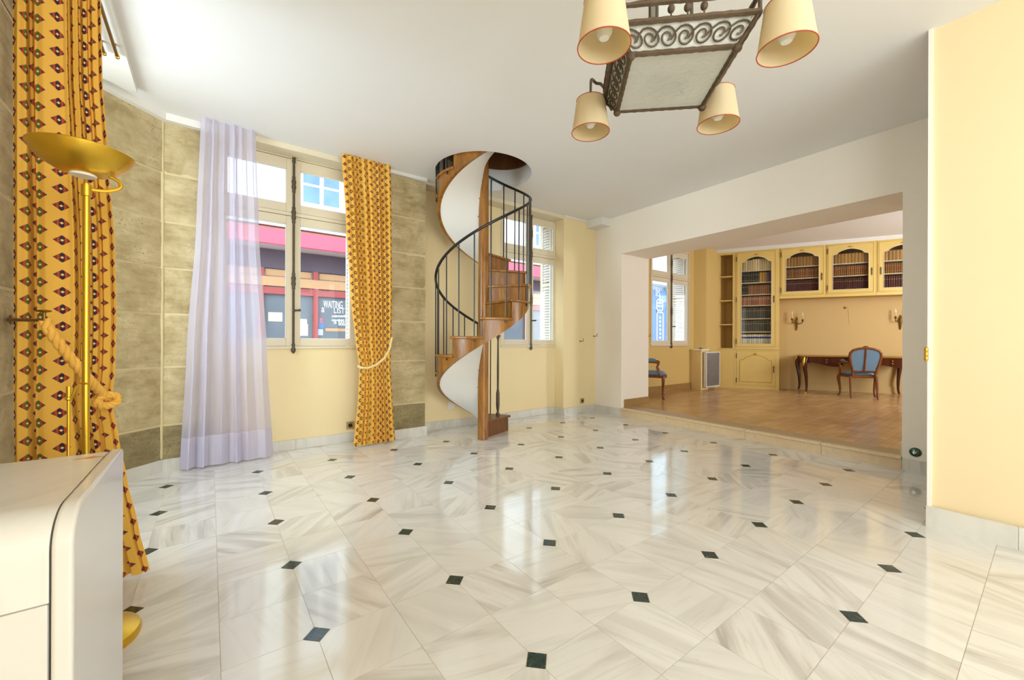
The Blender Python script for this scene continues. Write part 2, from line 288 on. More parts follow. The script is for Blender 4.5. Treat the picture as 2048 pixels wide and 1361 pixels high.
# ------------------------------------------------------------------ mesh builder
class MB:
    def __init__(s): s.v = []; s.f = []; s.uv = None; s.sm = False
    def add(s, vs, fs):
        o = len(s.v); s.v += [tuple(p) for p in vs]; s.f += [tuple(i + o for i in f) for f in fs]; return s
    def box(s, x0, y0, z0, x1, y1, z1):
        x0, x1 = min(x0, x1), max(x0, x1); y0, y1 = min(y0, y1), max(y0, y1); z0, z1 = min(z0, z1), max(z0, z1)
        return s.add([(x0, y0, z0), (x1, y0, z0), (x1, y1, z0), (x0, y1, z0), (x0, y0, z1), (x1, y0, z1), (x1, y1, z1), (x0, y1, z1)],
                     [(0, 3, 2, 1), (4, 5, 6, 7), (0, 1, 5, 4), (1, 2, 6, 5), (2, 3, 7, 6), (3, 0, 4, 7)])
    def prism(s, poly, z0, z1, axis='z'):
        a = sum(poly[i][0] * poly[(i + 1) % len(poly)][1] - poly[(i + 1) % len(poly)][0] * poly[i][1] for i in range(len(poly)))
        P = list(poly) if a > 0 else list(poly)[::-1]; n = len(P)
        if axis == 'z': mk = lambda p, h: (p[0], p[1], h)
        elif axis == 'y': mk = lambda p, h: (p[0], -h, p[1])      # poly in (x,z); extruded towards -y by h
        else: mk = lambda p, h: (h, p[0], p[1])
        if axis == 'y': pass
        return s.add([mk(p, z0) for p in P] + [mk(p, z1) for p in P],
                     [tuple(range(n))[::-1], tuple(range(n, 2 * n))] + [(i, (i + 1) % n, n + (i + 1) % n, n + i) for i in range(n)])
    def tube(s, path, r, n=8, closed=False, caps=True, flat=1.0):
        P = [Vector(p) for p in path]; m = len(P); rr = r if isinstance(r, (list, tuple)) else [r] * m
        T = []
        for i in range(m):
            a = P[(i - 1) % m] if (closed or i > 0) else P[i]; b = P[(i + 1) % m] if (closed or i < m - 1) else P[i]
            T.append((b - a).normalized() if (b - a).length > 1e-9 else Vector((0, 0, 1)))
        up = Vector((0, 0, 1)) if abs(T[0].z) < .9 else Vector((1, 0, 0))
        N = (up - T[0] * up.dot(T[0])).normalized(); vs = []
        for i in range(m):
            N = (N - T[i] * N.dot(T[i])); N = N.normalized() if N.length > 1e-6 else T[i].orthogonal().normalized(); B = T[i].cross(N)
            for k in range(n):
                an = 2 * math.pi * k / n; vs.append(P[i] + (N * math.cos(an) + B * math.sin(an) * flat) * rr[i])
        fs = []
        for i in range(m if closed else m - 1):
            for k in range(n):
                j = (i + 1) % m; fs.append((i * n + k, i * n + (k + 1) % n, j * n + (k + 1) % n, j * n + k))
        if caps and not closed: fs += [tuple(range(n))[::-1], tuple((m - 1) * n + k for k in range(n))]
        s.sm = True; return s.add(vs, fs)
    def lathe(s, prof, c=(0, 0, 0), n=16, mat=None, caps=True):
        vs = []; m = len(prof)
        for (r, z) in prof:
            for k in range(n):
                a = 2 * math.pi * k / n; vs.append(Vector((max(r, 1e-4) * math.cos(a), max(r, 1e-4) * math.sin(a), z)))
        if mat is not None: vs = [mat @ v for v in vs]
        vs = [v + Vector(c) for v in vs]
        fs = [(i * n + k, i * n + (k + 1) % n, (i + 1) * n + (k + 1) % n, (i + 1) * n + k) for i in range(m - 1) for k in range(n)]
        if caps: fs += [tuple(range(n))[::-1], tuple((m - 1) * n + k for k in range(n))]
        s.sm = True; return s.add(vs, fs)
    def ball(s, c, r, n=16, sz=1.0):
        k = max(4, n // 2); return s.lathe([(r * math.sin(math.pi * i / k), -r * sz * math.cos(math.pi * i / k)) for i in range(k + 1)], c, n)
    def grid(s, rows):
        m = len(rows); n = len(rows[0]); o = len(s.v); s.v += [tuple(p) for r in rows for p in r]
        s.f += [(o + i * n + j, o + i * n + j + 1, o + (i + 1) * n + j + 1, o + (i + 1) * n + j) for i in range(m - 1) for j in range(n - 1)]; return s
    def mesh(s, name, mat, off=(0, 0, 0)):
        me = bpy.data.meshes.new(name); o = Vector(off)
        me.from_pydata([tuple(Vector(p) - o) for p in s.v], [], s.f); me.update()
        if s.uv:
            l = me.uv_layers.new(name='UVMap')
            for lp in me.loops: l.data[lp.index].uv = s.uv[lp.vertex_index]
        if mat: me.materials.append(MT[mat] if isinstance(mat, str) else mat)
        if s.sm:
            me.shade_smooth() if hasattr(me, 'shade_smooth') else None
            try: me.set_sharp_from_angle(angle=R(42))
            except Exception: pass
        return me
    def build(s, name, mat, parent=None, label=None, bevel=0.0, world=False, solid=0.0):
        off = ROOT.get(parent.name, (0, 0, 0)) if (world and parent) else (0, 0, 0)
        o = bpy.data.objects.new(name, s.mesh(name, mat, off)); COL.objects.link(o)
        if parent: o.parent = parent; ROOT[o.name] = ROOT.get(parent.name, (0, 0, 0))
        if label: o['label'] = label
        if bevel:
            b = o.modifiers.new('bevel', 'BEVEL'); b.width = bevel; b.segments = 2; b.limit_method = 'ANGLE'; b.angle_limit = R(40)
        if solid:
            b = o.modifiers.new('solid', 'SOLIDIFY'); b.thickness = solid; b.offset = 0
        return o
ROOT = {}
def thing(name, label, cat, loc=(0, 0, 0), rz=0.0, group=None):
    o = bpy.data.objects.new(name, None); COL.objects.link(o); o.location = loc; o.rotation_euler = (0, 0, rz); o.empty_display_size = .1
    o['label'] = label; o['category'] = cat
    if group: o['group'] = group
    ROOT[o.name] = tuple(loc); return o
def tag(o, label, cat, group=None):
    o['label'] = label; o['category'] = cat
    if group: o['group'] = group
    return o
def struct(o, label=None):
    o['kind'] = 'structure'
    if label: o['label'] = label
    return o
def copy_tree(o, parent=None):
    c = o.copy(); COL.objects.link(c)
    if parent: c.parent = parent
    for ch in list(o.children): copy_tree(ch, c)
    return c
def smooth(pts, rad=None, k=6):
    P = [Vector(p) for p in pts]; n = len(P); out = []; rr_ = []
    for i in range(n - 1):
        a, b, c, d = P[max(0, i - 1)], P[i], P[i + 1], P[min(n - 1, i + 2)]
        for j in range(k):
            t = j / k; out.append(.5 * ((2 * b) + (c - a) * t + (2 * a - 5 * b + 4 * c - d) * t * t + (3 * b - a - 3 * c + d) * t ** 3))
            if isinstance(rad, (list, tuple)): rr_.append(rad[i] + (rad[i + 1] - rad[i]) * t)
    out.append(P[-1])
    if isinstance(rad, (list, tuple)): rr_.append(rad[-1])
    return (out, rr_) if rr_ else (out, rad)
def arc(f, n): return [f(i / n) for i in range(n + 1)]
# ================================================================== SETTING
CZ = 3.115; ZR = .115; LZ = 3.22
uo = lambda v: 5.01 + (v - .4) / 4.2 * .14          # face of the wall with the wide opening
SCX, SCY, SRH = 2.57, 4.02, .56                       # spiral stair axis and ceiling hole radius
# ---- marble floor
fl = struct(MB().box(-1.3, -3.3, -.25, 5.35, 4.85, -.0012).build('floor', 'grout'), 'polished white marble floor with small green marble insets')
P2 = .609295; T = P2 / 2; OU, OV = .947082, 1.727326
g, cut = .0009, .0495
def tile_mesh():
    a = T / 2 - g; c = cut
    poly = [(-a, -a), (a, -a), (a, a - c), (a - c, a), (-a, a)]
    return MB().prism(poly, -.006, 0).mesh('marble_tile', 'marble')
def dot_mesh():
    d = cut - 2.2 * g; return MB().prism([(d, 0), (0, d), (-d, 0), (0, -d)], -.006, .0003).mesh('green_inset', 'green')
TM, DM = tile_mesh(), dot_mesh()
tiles = []
for i in range(-4, 9):
    for j in range(-9, 6):
        cu, cv = OU + P2 * i, OV + P2 * j
        for sx in (-1, 1):
            for sy in (-1, 1):
                x, y = cu + sx * T / 2, cv + sy * T / 2
                if not (-1.2 < x < 5.12 and -3.2 < y < 4.78): continue
                p = proj((x, y, 0)); big = 0
                if p and -150 < p[0] < 2200 and p[1] < 1500: big = 1 / p[2]
                if x > 3.8 and y < .3: big = 0
                tiles.append((big, x, y, {(-1, -1): 0, (1, -1): 90, (1, 1): 180, (-1, 1): 270}[(sx, sy)]))
        if -.7 < cu < 5.1 and -3.2 < cv < 4.76:
            o = bpy.data.objects.new('green_inset', DM); COL.objects.link(o); o.parent = fl; o.location = (cu, cv, 0)
tiles.sort(reverse=True)
rest = MB()
for k, (b, x, y, rz) in enumerate(tiles):
    if k < 300 and b > 0:
        o = bpy.data.objects.new('marble_tile', TM); COL.objects.link(o); o.parent = fl; o.location = (x, y, 0); o.rotation_euler = (0, 0, R(rz))
    else:
        a = T / 2 - g; cs, sn = math.cos(R(rz)), math.sin(R(rz))
        rest.prism([(x + px * cs - py * sn, y + px * sn + py * cs) for px, py in [(-a, -a), (a, -a), (a, a - cut), (a - cut, a), (-a, a)]], -.006, 0)
o = rest.build('marble_tiles_far', 'marble', fl); o['kind'] = 'stuff'
# ---- ceiling with a round stair hole
def ceiling():
    m = MB(); q = .6; x0, x1, y0, y1 = SCX - q, SCX + q, SCY - q, SCY + q; U0, U1, V0, V1 = -1.3, 5.75, -3.4, 4.95
    for b in ((U0, V0, U1, y0), (U0, y0, x0, y1), (x1, y0, U1, y1), (U0, y1, U1, V1)): m.box(b[0], b[1], CZ, b[2], b[3], CZ + .3)
    n = 64; inn = []; out = []
    for k in range(n):
        a = 2 * math.pi * k / n + math.pi / 4 - math.pi / n * 0; c, s_ = math.cos(a), math.sin(a); f = q / max(abs(c), abs(s_))
        inn.append((SCX + SRH * c, SCY + SRH * s_)); out.append((SCX + f * c, SCY + f * s_))
    vs = [(x, y, CZ) for x, y in inn] + [(x, y, CZ) for x, y in out] + [(x, y, CZ + .3) for x, y in inn] + [(x, y, CZ + .3) for x, y in out]
    fs = []
    for k in range(n):
        j = (k + 1) % n
        fs += [(k, n + k, n + j, j)[::-1], (2 * n + k, 2 * n + j, 3 * n + j, 3 * n + k), (k, j, 2 * n + j, 2 * n + k)]
    m.add(vs, fs); return m
struct(ceiling().build('ceiling', 'ceiling'), 'flat white ceiling with a round stair hole')
# upstairs room over the hole
m = MB()
for b in ((.9, 2.6, 3.415, 1.0, 5.3, 5.6), (4.3, 2.6, 3.415, 4.4, 5.3, 5.6), (.9, 2.5, 3.415, 4.4, 2.6, 5.6), (.9, 5.3, 3.415, 4.4, 5.4, 5.6), (.9, 2.5, 5.6, 4.4, 5.4, 5.7)): m.box(*b)
struct(m.build('wall_upstairs', 'upstairs'), 'walls of the upper room above the stair hole')
# ---- stone walls
COURSES = [(.105, .40, 1), (.40, .91, 0), (.91, 1.376, 0), (1.376, 1.78, 0), (1.78, 2.184, 0), (2.184, 2.61, 0), (2.61, 3.075, 0)]
def stone_wall(name, p0, p1, depth, splits, label):
    p0, p1 = Vector(p0), Vector(p1); d = p1 - p0; L = d.length; rz = math.atan2(d.y, d.x)
    w = MB().box(0, .010, 0, L, depth, 3.3).build(name, 'mortar'); w.location = (p0.x, p0.y, 0); w.rotation_euler = (0, 0, rz); struct(w, label)
    rnd = random.Random(name)
    for ci, (z0, z1, dk) in enumerate(COURSES):
        xs = [0] + list(splits[ci % len(splits)]) + [L]
        for a, b in zip(xs, xs[1:]):
            off = rnd.uniform(-.004, .004); gz = .009
            bm = MB(); nx, nz = 5, 5; x0, x1, y0, y1 = a + (.006 if a > 0 else 0), b - (.006 if b < L else 0), z0 + (gz if dk == 0 else 0), z1 - gz
            rows = [[(x0 + (x1 - x0) * i / nx, off + rnd.uniform(-.0025, .0025) + (.006 if i in (0, nx) or k in (0, nz) else 0), y0 + (y1 - y0) * k / nz) for i in range(nx + 1)] for k in range(nz + 1)]
            bm.grid(rows); e = []
            bm.box(x0, .009 + off, y0, x1, .05, y1)
            bm.build('stone_block', 'stonedark' if dk else 'stone', w)
    return w
stone_wall('wall_corner', (-1.22, 3.79), (-.335, 4.66), .3, [[], [.55], []], 'weathered limestone block wall set diagonally in the corner')
stone_wall('wall_corner_return', (-.335, 4.66), (.05, 4.675), .13, [[]], 'short limestone wall beside the tall window')
stone_wall('wall_pillar', (1.60, 4.60), (2.105, 4.60), .22, [[]], 'limestone pillar between the two windows')
stone_wall('wall_left', (-.72, 1.7), (-.72, 2.90), .35, [[.5], [.8], [.3]], 'limestone wall at the left of the printed curtain')
MB().lathe([(.011, .11), (.013, 1.5), (.011, 3.06)], (-.338, 4.668, 0), 8).build('mortar_fillet', 'mortar', bpy.data.objects['wall_corner_return']).matrix_parent_inverse = Matrix.Rotation(-math.atan2(.015, .385), 4, 'Z') @ Matrix.Translation((.335, -4.66, 0))
# ---- plaster walls
m = MB().box(-1.1, -3.3, 0, -.72, -2.3, 3.3).box(-1.1, -.9, 0, -.72, 1.7, 3.3).box(-1.1, -2.3, 0, -.72, -.9, .75).box(-1.1, -2.3, 2.85, -.72, -.9, 3.3)
struct(m.build('wall_left_near', 'cream'))
m = MB()
for q in ((-2.3, .75, -2.24, 2.85), (-.96, .75, -.9, 2.85), (-2.3, .75, -.9, .81), (-2.3, 2.79, -.9, 2.85), (-1.63, .75, -1.57, 2.85)): m.box(-.98, q[0], q[1], -.90, q[2], q[3])
w = struct(m.build('window_7', 'winframe'))  # unseen window added so fill light reaches the opening wall
for q in (-2.24, -1.57): MB().box(-.943, q, .81, -.938, q + .61, 2.79).build('pane', 'glass', w)
m = MB().box(-1.35, 2.82, 0, -1.2, 3.95, .95).box(-1.35, 2.82, 2.95, -1.2, 3.95, 3.3).box(-1.2, 2.70, 0, -1.07, 2.90, 3.3)
struct(m.build('wall_left_recess', 'creamlight'))
m = MB(); FV0, FV1 = 4.80, 5.2
for a, b in ((-.45, .07), (1.33, 3.37), (4.456, 5.75)): m.box(a, FV0, 0, b, FV1, 3.6)
for a, b in ((.07, 1.33), (3.37, 4.456)): m.box(a, FV0, 0, b, FV1, 1.07).box(a, FV0, 3.08, b, FV1, 3.6)
struct(m.build('wall_far', 'cream'), 'cream plaster wall under and around the street windows')
m = MB()
for a, b in ((5.75, 6.97), (8.394, 9.6)): m.box(a, FV0, 0, b, FV1, 3.6)
m.box(6.97, FV0, 0, 8.394, FV1, 1.07).box(6.97, FV0, 3.08, 8.394, FV1, 3.6)
m.prism([(8.56, 4.81), (8.72, 4.60), (9.6, 4.60), (9.6, 4.81)], 0, 3.4)
struct(m.build('wall_library_far', 'libwall'), 'ochre wall around the library window')
struct(MB().box(.05, 4.60, 3.062, 1.60, 4.81, 3.4).box(2.105, 4.60, 3.062, 4.42, 4.81, 3.4).build('trim_1', 'winframe'), 'pale lintel boards above the window recesses')
struct(MB().box(4.42, 4.60, 0, 5.4, 4.81, 3.4).build('wall_pier', 'cream'), 'cream pier beside the second window')
m = MB(); tv = 4.558
m.prism([(-1.22, 3.73), (-1.22, 3.79), (-.335, 4.665), (.05, 4.68), (.05, 4.62), (-.31, 4.605)], 3.055, CZ + .01)
m.box(1.60, tv, 3.075, 2.105, 4.61, CZ + .01).box(4.42, 4.578, 3.085, 5.1, 4.6, CZ + .01)
struct(m.build('trim_2', 'white'), 'narrow white cove strip under the ceiling')
struct(MB().prism([(-1.21, 2.84), (-.46, 2.84), (-.46, 4.27), (-.9, 4.05), (-1.21, 3.75)], CZ - .05, CZ + .01).build('trim_3', 'white'), 'white curtain soffit above the left window')
struct(MB().box(4.93, 4.28, 2.995, 5.16, 4.60, CZ + .01).build('trim_4', 'white'), 'small boxed corner under the ceiling')
# wall with the opening (thick), header at 2.515
def qprism(m, v0, v1, z0, z1, th=.7): m.prism([(uo(v0), v0), (uo(v1), v1), (uo(v1) + th, v1), (uo(v0) + th, v0)], z0, z1)
m = MB(); qprism(m, 4.05, 4.9, 0, 3.4); qprism(m, -.9, .84, 0, 3.4); qprism(m, .84, 4.05, 2.515, 3.4)
struct(m.build('wall_opening', 'creamlight'), 'pale cream wall with a wide opening to the library')
struct(MB().box(3.64, -3.3, 0, 5.3, .47, 3.4).build('wall_right', 'creamright'), 'warm cream wall block at the right edge')
struct(MB().box(3.62, .47, 0, 3.64, .49, 3.115).box(3.64, .47, 0, 5.0, .49, 3.115).build('trim_5', 'creamlight'))
m = MB()
for a, b in ((-1.1, -.4), (1.1, 1.7), (3.2, 3.7)): m.box(a, -3.5, 0, b, -3.3, 3.3)
for a, b in ((-.4, 1.1), (1.7, 3.2)): m.box(a, -3.5, 0, b, -3.3, .6).box(a, -3.5, 2.9, b, -3.3, 3.3)
struct(m.build('wall_rear', 'creamlight'))
for k, a in enumerate((-.4, 1.7)):  # unseen rear windows, added to carry fill light from behind the camera
    m = MB().box(a, -3.46, .6, a + .06, -3.38, 2.9).box(a + 1.44, -3.46, .6, a + 1.5, -3.38, 2.9).box(a, -3.46, .6, a + 1.5, -3.38, .66).box(a, -3.46, 2.84, a + 1.5, -3.38, 2.9).box(a + .72, -3.46, .6, a + .78, -3.38, 2.9)
    w = struct(m.build('window_%d' % (5 + k), 'winframe')); 
    for b in (a + .06, a + .78): MB().box(b, -3.425, .66, b + .66, -3.42, 2.84).build('pane', 'glass', w)
m = MB().box(-1.33, 2.82, .95, -1.25, 2.88, 2.95).box(-1.33, 3.77, .95, -1.25, 3.83, 2.95).box(-1.33, 2.82, .95, -1.25, 3.83, 1.01).box(-1.33, 2.82, 2.89, -1.25, 3.83, 2.95).box(-1.33, 3.295, .95, -1.25, 3.355, 2.95)
w = struct(m.build('window_4', 'winframe'))
for b in (2.88, 3.355): MB().box(-1.292, b, 1.01, -1.287, b + .415, 2.89).build('pane', 'glass', w)
# library shell
LA = Vector((9.25, 4.561)); LE = Vector((.4611, -.8873)); LRZ = math.atan2(LE.y, LE.x)
struct(MB().prism([(5.28, -.9), (5.28, 4.85), (12.9, 4.85), (12.9, -.9)], -.1, ZR).build('floor_library', 'parquet'), 'raised oak parquet floor of the library')
struct(MB().box(5.2, -1.2, LZ, 13.2, 5.2, 3.5).build('ceiling_library', 'ceiling'), 'library ceiling')
w = MB().box(-.35, .40, 0, 6.3, .65, 3.5).build('wall_library_desk', 'libdesk'); w.location = (LA.x, LA.y, 0); w.rotation_euler = (0, 0, LRZ); struct(w, 'buff wall behind the writing desk')
m = MB()
for a, b in ((5.2, 8.5), (10.1, 13.0)): m.box(a, -1.1, 0, b, -.9, 3.4)
m.box(8.5, -1.1, 0, 10.1, -.9, 1.0).box(8.5, -1.1, 2.9, 10.1, -.9, 3.4)  # unseen opening added for the library fill lamp
struct(m.build('wall_library_side', 'libwall'))
# ---- step to the library
st = struct(MB().prism([(uo(4.05) + .02, 4.05), (uo(.84) + .02, .84), (uo(.84) + .30, .84), (uo(4.05) + .30, 4.05)], -.01, ZR - .024).build('floor_step', 'stepwood'), 'low pale step up to the library')
vs = [4.05, 3.25, 2.2, 1.45, .84]
for a, b in zip(vs, vs[1:]):
    a -= .0015; b += .0015
    MB().prism([(uo(a) - .003, a), (uo(b) - .003, b), (uo(b) + .02, b), (uo(a) + .02, a)], -.002, ZR - .024).build('step_riser', 'stepwood', st)
    MB().prism([(uo(a) - .022, a), (uo(b) - .022, b), (uo(b) + .05, b), (uo(a) + .05, a)], ZR - .024, ZR + .002).build('step_nosing', 'stepwood', st, bevel=.006)
    MB().prism([(uo(a) + .052, a), (uo(b) + .052, b), (uo(b) + .31, b), (uo(a) + .31, a)], ZR - .024, ZR + .001).build('threshold_board', 'threshold', st)
# ---- baseboards
def baseboard(name, pts, h, mat, z0=0.0, th=.018, seg=.9):
    par = None
    for (a, b) in zip(pts, pts[1:]):
        a, b = Vector(a), Vector(b); d = (b - a); L = d.length; d.normalize(); nrm = Vector((d.y, -d.x)); n = max(1, round(L / seg))
        for k in range(n):
            p, q = a + d * (L * k / n + .0008), a + d * (L * (k + 1) / n - .0008)
            m = MB().prism([tuple(p), tuple(q), tuple(q + nrm * th), tuple(p + nrm * th)], z0, z0 + h)
            if par is None: par = struct(m.build(name, mat))
            else: m.build('baseboard_piece', mat, par)
baseboard('baseboard_corner', [(-1.2, 3.81), (-.335, 4.66), (.05, 4.675)], .105, 'marblebase', seg=.85)
baseboard('baseboard_far', [(.05, 4.80), (1.60, 4.80)], .105, 'marblebase', th=.02, seg=.78)
baseboard('baseboard_pillar', [(1.60, 4.60), (2.12, 4.60)], .112, 'marblebase', th=.025, seg=.6)
baseboard('baseboard_bay', [(2.125, 4.80), (4.42, 4.80), (4.42, 4.60), (5.14, 4.60)], .105, 'marblebase', th=.02)
baseboard('baseboard_opening', [(uo(4.6), 4.6), (uo(4.05), 4.055)], .105, 'marblebase', th=.02)
baseboard('baseboard_opening_right', [(uo(.835), .835), (uo(.5), .495)], .105, 'marblebase', th=.025)
baseboard('baseboard_right', [(3.62, .492), (3.62, -.6), (3.62, -3.2)], .125, 'marblebase', th=.022, seg=.42)
baseboard('baseboard_jamb', [(uo(4.05) + .07, 4.05), (uo(4.05) + .7, 4.05)], .125, 'oakbase', ZR, .018, 1)
baseboard('baseboard_jamb_right', [(uo(.84) + .7, .84), (uo(.84) + .05, .84)], .125, 'marblebase', ZR, .018, 1)
baseboard('baseboard_library', [(5.9, 4.80), (8.56, 4.80), (8.72, 4.60)], .14, 'oakbase', ZR, .02, 1.4)
def lib(e, y, z=0):      # library cabinet frame: e along the wall, y into the wall
    return (LA.x + LE.x * e + (-LE.y) * y, LA.y + LE.y * e + LE.x * y, z)
baseboard('baseboard_desk', [lib(1.13, .4)[:2], lib(4.6, .4)[:2]], .14, 'libdesk', ZR, .02, 1.2)

# ================================================================== WINDOWS
def cremone(par, u, v, z0, z1, knobs, handle):
    m = MB().tube([(u, v, z0 + .03), (u, v, z1 - .03)], .0115, 8); m.build('bolt_rod', 'iron', par)
    for z in knobs:
        MB().lathe([(.009, -.095), (.018, -.075), (.014, -.058), (.023, -.032), (.018, 0), (.023, .032), (.014, .058), (.018, .075), (.009, .095)], (u, v, z), 10).build('bolt_guide', 'iron', par)
    MB().lathe([(.004, -.05), (.020, -.03), (.023, -.005), (.014, .02), (.018, .04), (.011, .065)], (u, v, z0 + .03), 10).build('bolt_tip', 'iron', par)
    MB().lathe([(.011, -.06), (.019, -.04), (.014, -.02), (.022, .01), (.022, .035), (.008, .05)], (u, v, z1 - .04), 10).build('bolt_tip', 'iron', par)
    k = MB().tube([(u, v - .01, handle), (u, v - .03, handle)], .008, 8).tube([(u - .004, v - .035, handle), (u + .045, v - .045, handle + .004)], [.011, .009], 8).ball((u + .05, v - .046, handle + .004), .014)
    k.build('bolt_handle', 'iron', par)
def window(idx, cu, pl, pr, shut_v, label, knobs=(1.77, 2.46, 2.78)):
    # pl/pr: (inner glass edges) of left and right leaf
    u0, u1 = pl[0] - .056, pr[1] + .056; v = 4.80
    m = MB().box(u0 - .012, v - .012, 1.062, u0 + .012, v + .06, 3.085).box(u1 - .012, v - .012, 1.062, u1 + .012, v + .06, 3.085).box(u0, v - .012, 3.055, u1, v + .06, 3.085).box(u0, v - .022, 1.062, u1, v + .06, 1.085).box(u0, v - .008, 2.455, u1, v + .06, 2.490)
    w = struct(m.build('window_%d' % idx, 'winframe'), label)
    for (a, b) in (pl, pr):
        for (z0, z1, s0, s1) in ((1.165, 2.368, 1.088, 2.452), (2.58, 2.945, 2.494, 3.052)):
            oa = u0 + .013 if a == pl[0] else cu + .002; ob = u1 - .013 if b == pr[1] else cu - .002
            f = MB().box(oa, v, s0, a, v + .045, s1).box(b, v, s0, ob, v + .045, s1).box(a, v, s0, b, v + .045, z0).box(a, v, z1, b, v + .045, s1)
            f.build('sash', 'winframe', w, bevel=.004)
            MB().box(a - .004, v + .02, z0 - .004, b + .004, v + .024, z1 + .004).build('pane', 'glass', w)
            gl = MB()
            for q in ((a, z0, a + .006, z1), (b - .006, z0, b, z1), (a, z0, b, z0 + .006), (a, z1 - .006, b, z1)): gl.box(q[0], v + .010, q[1], q[2], v + .034, q[3])
            gl.build('glazing_bead', 'outwhite', w)
    MB().box(cu - .022, v - .010, 1.075, cu + .022, v, 3.06).build('meeting_stile', 'winframe', w)
    cremone(w, cu, v - .022, 1.03, 3.10, knobs, 1.46)
    # folded white shutter standing in the outer reveal
    s = thing('window_shutter', 'white louvred shutter folded outside the ' + label.split(' with')[0], 'shutter', (u1 - .03, v + .07, 1.09))
    m = MB(); L = shut_v - .07
    m.box(-.02, 0, 0, .008, .035, 1.97).box(-.02, L - .035, 0, .008, L, 1.97)
    for z in (0, .95, 1.92): m.box(-.02, .035, z, .008, L - .035, z + .05)
    m.build('shutter_frame', 'outwhite', s)
    for k in range(42):
        z = .07 + k * .0435
        if .93 < z < 1.0: continue
        MB().add([(-.018, .035, z), (-.018, L - .035, z), (.004, L - .035, z + .043), (.004, .035, z + .043), (-.014, .035, z), (-.014, L - .035, z), (.008, L - .035, z + .043), (.008, .035, z + .043)],
                 [(0, 1, 2, 3), (7, 6, 5, 4), (0, 4, 5, 1), (1, 5, 6, 2), (2, 6, 7, 3), (3, 7, 4, 0)]).build('slat', 'outwhite', s)
window(1, .700, (.126, .635), (.765, 1.274), .21, 'tall pale window with the lilac sheer and bolt rod')
window(2, 3.915, (3.43, 3.845), (3.972, 4.385), .30, 'tall pale window behind the spiral stair with bolt rod')
window(3, 7.676, (7.04, 7.595), (7.757, 8.300), .45, 'tall library window with dark bolt rod')
# ================================================================== CURTAINS
def interp(tab, z):
    tab = sorted(tab)
    if z <= tab[0][0]: return tab[0][1:]
    for a, b in zip(tab, tab[1:]):
        if z <= b[0]:
            t = (z - a[0]) / (b[0] - a[0]); t = t * t * (3 - 2 * t) * .5 + t * .5
            return tuple(x + (y - x) * t for x, y in zip(a[1:], b[1:]))
    return tab[-1][1:]
def curtain_mesh(edges, z0, z1, nf, amp, nz=60, ns=240, seed=1, ampz=None, shift=0.0, folds=None, zref=2.0, uoff=0.0):
    """edges: rows (z, Lu, Lv, Ru, Rv); folds run across the strip, uv is the length along the cloth in metres"""
    r = random.Random(seed); ph = [r.uniform(0, 6.28) for _ in range(4)]; m = MB(); rows = []
    def fold(s, z):
        if folds:
            for (a, d0), (b, d1) in zip(folds, folds[1:]):
                if s <= b:
                    t = (s - a) / (b - a); t = t * t * (3 - 2 * t); return (d0 + (d1 - d0) * t), 0.0
            return folds[-1][1], 0.0
        sw = s + .018 * math.sin(6.28 * 2.3 * s + ph[0]) + .010 * math.sin(6.28 * 5.1 * s + ph[1] + z * .4)
        w = math.sin(6.28 * nf * sw + ph[2] + .25 * math.sin(z * 1.3 + s * 7)); w = math.copysign(abs(w) ** .75, w)
        return w * (.65 + .35 * math.sin(6.28 * nf * .37 * s + ph[3])), .15 / nf * math.sin(12.57 * nf * sw + ph[2] * 2)
    def row(z):
        lu, lv, ru, rv = interp(edges, z); d = Vector((ru - lu, rv - lv)); L = d.length; d.normalize(); nn = Vector((d.y, -d.x)); A = amp * (ampz(z) if ampz else 1); out = []
        for j in range(ns + 1):
            s = j / ns; w, side = fold(s, z); p = Vector((lu, lv)) + d * ((s + side) * L) + nn * (w * A + shift); out.append((p.x, p.y, z))
        return out
    ref = row(zref); U = [0]
    for p, q in zip(ref, ref[1:]): U.append(U[-1] + (Vector(q) - Vector(p)).length)
    uv = []
    for k in range(nz + 1):
        z = z0 + (z1 - z0) * k / nz; rows.append(row(z)); uv += [(u + uoff, z) for u in U]
    m.grid(rows); m.uv = uv; m.sm = True; return m
# lilac sheer by the first window
se = [(.012, -.215, 4.575, .492, 4.60), (1.0, -.17, 4.56, .44, 4.58), (2.2, -.10, 4.53, .365, 4.54), (3.10, -.07, 4.50, .335, 4.505)]
sh = thing('sheer_curtain', 'long lilac voile curtain hanging at the stone corner window', 'curtain', (.15, 4.57, 0))
curtain_mesh(se, .012, 3.112, 6, .046, seed=5, ampz=lambda z: 1.0 - .35 * z / 3.1).build('voile_panel', 'sheer', sh, world=True)
curtain_mesh(se, .012, .285, 6, .046, nz=10, seed=5, ampz=lambda z: 1.0 - .35 * z / 3.1, shift=.004).build('hem', 'sheerhem', sh, world=True)
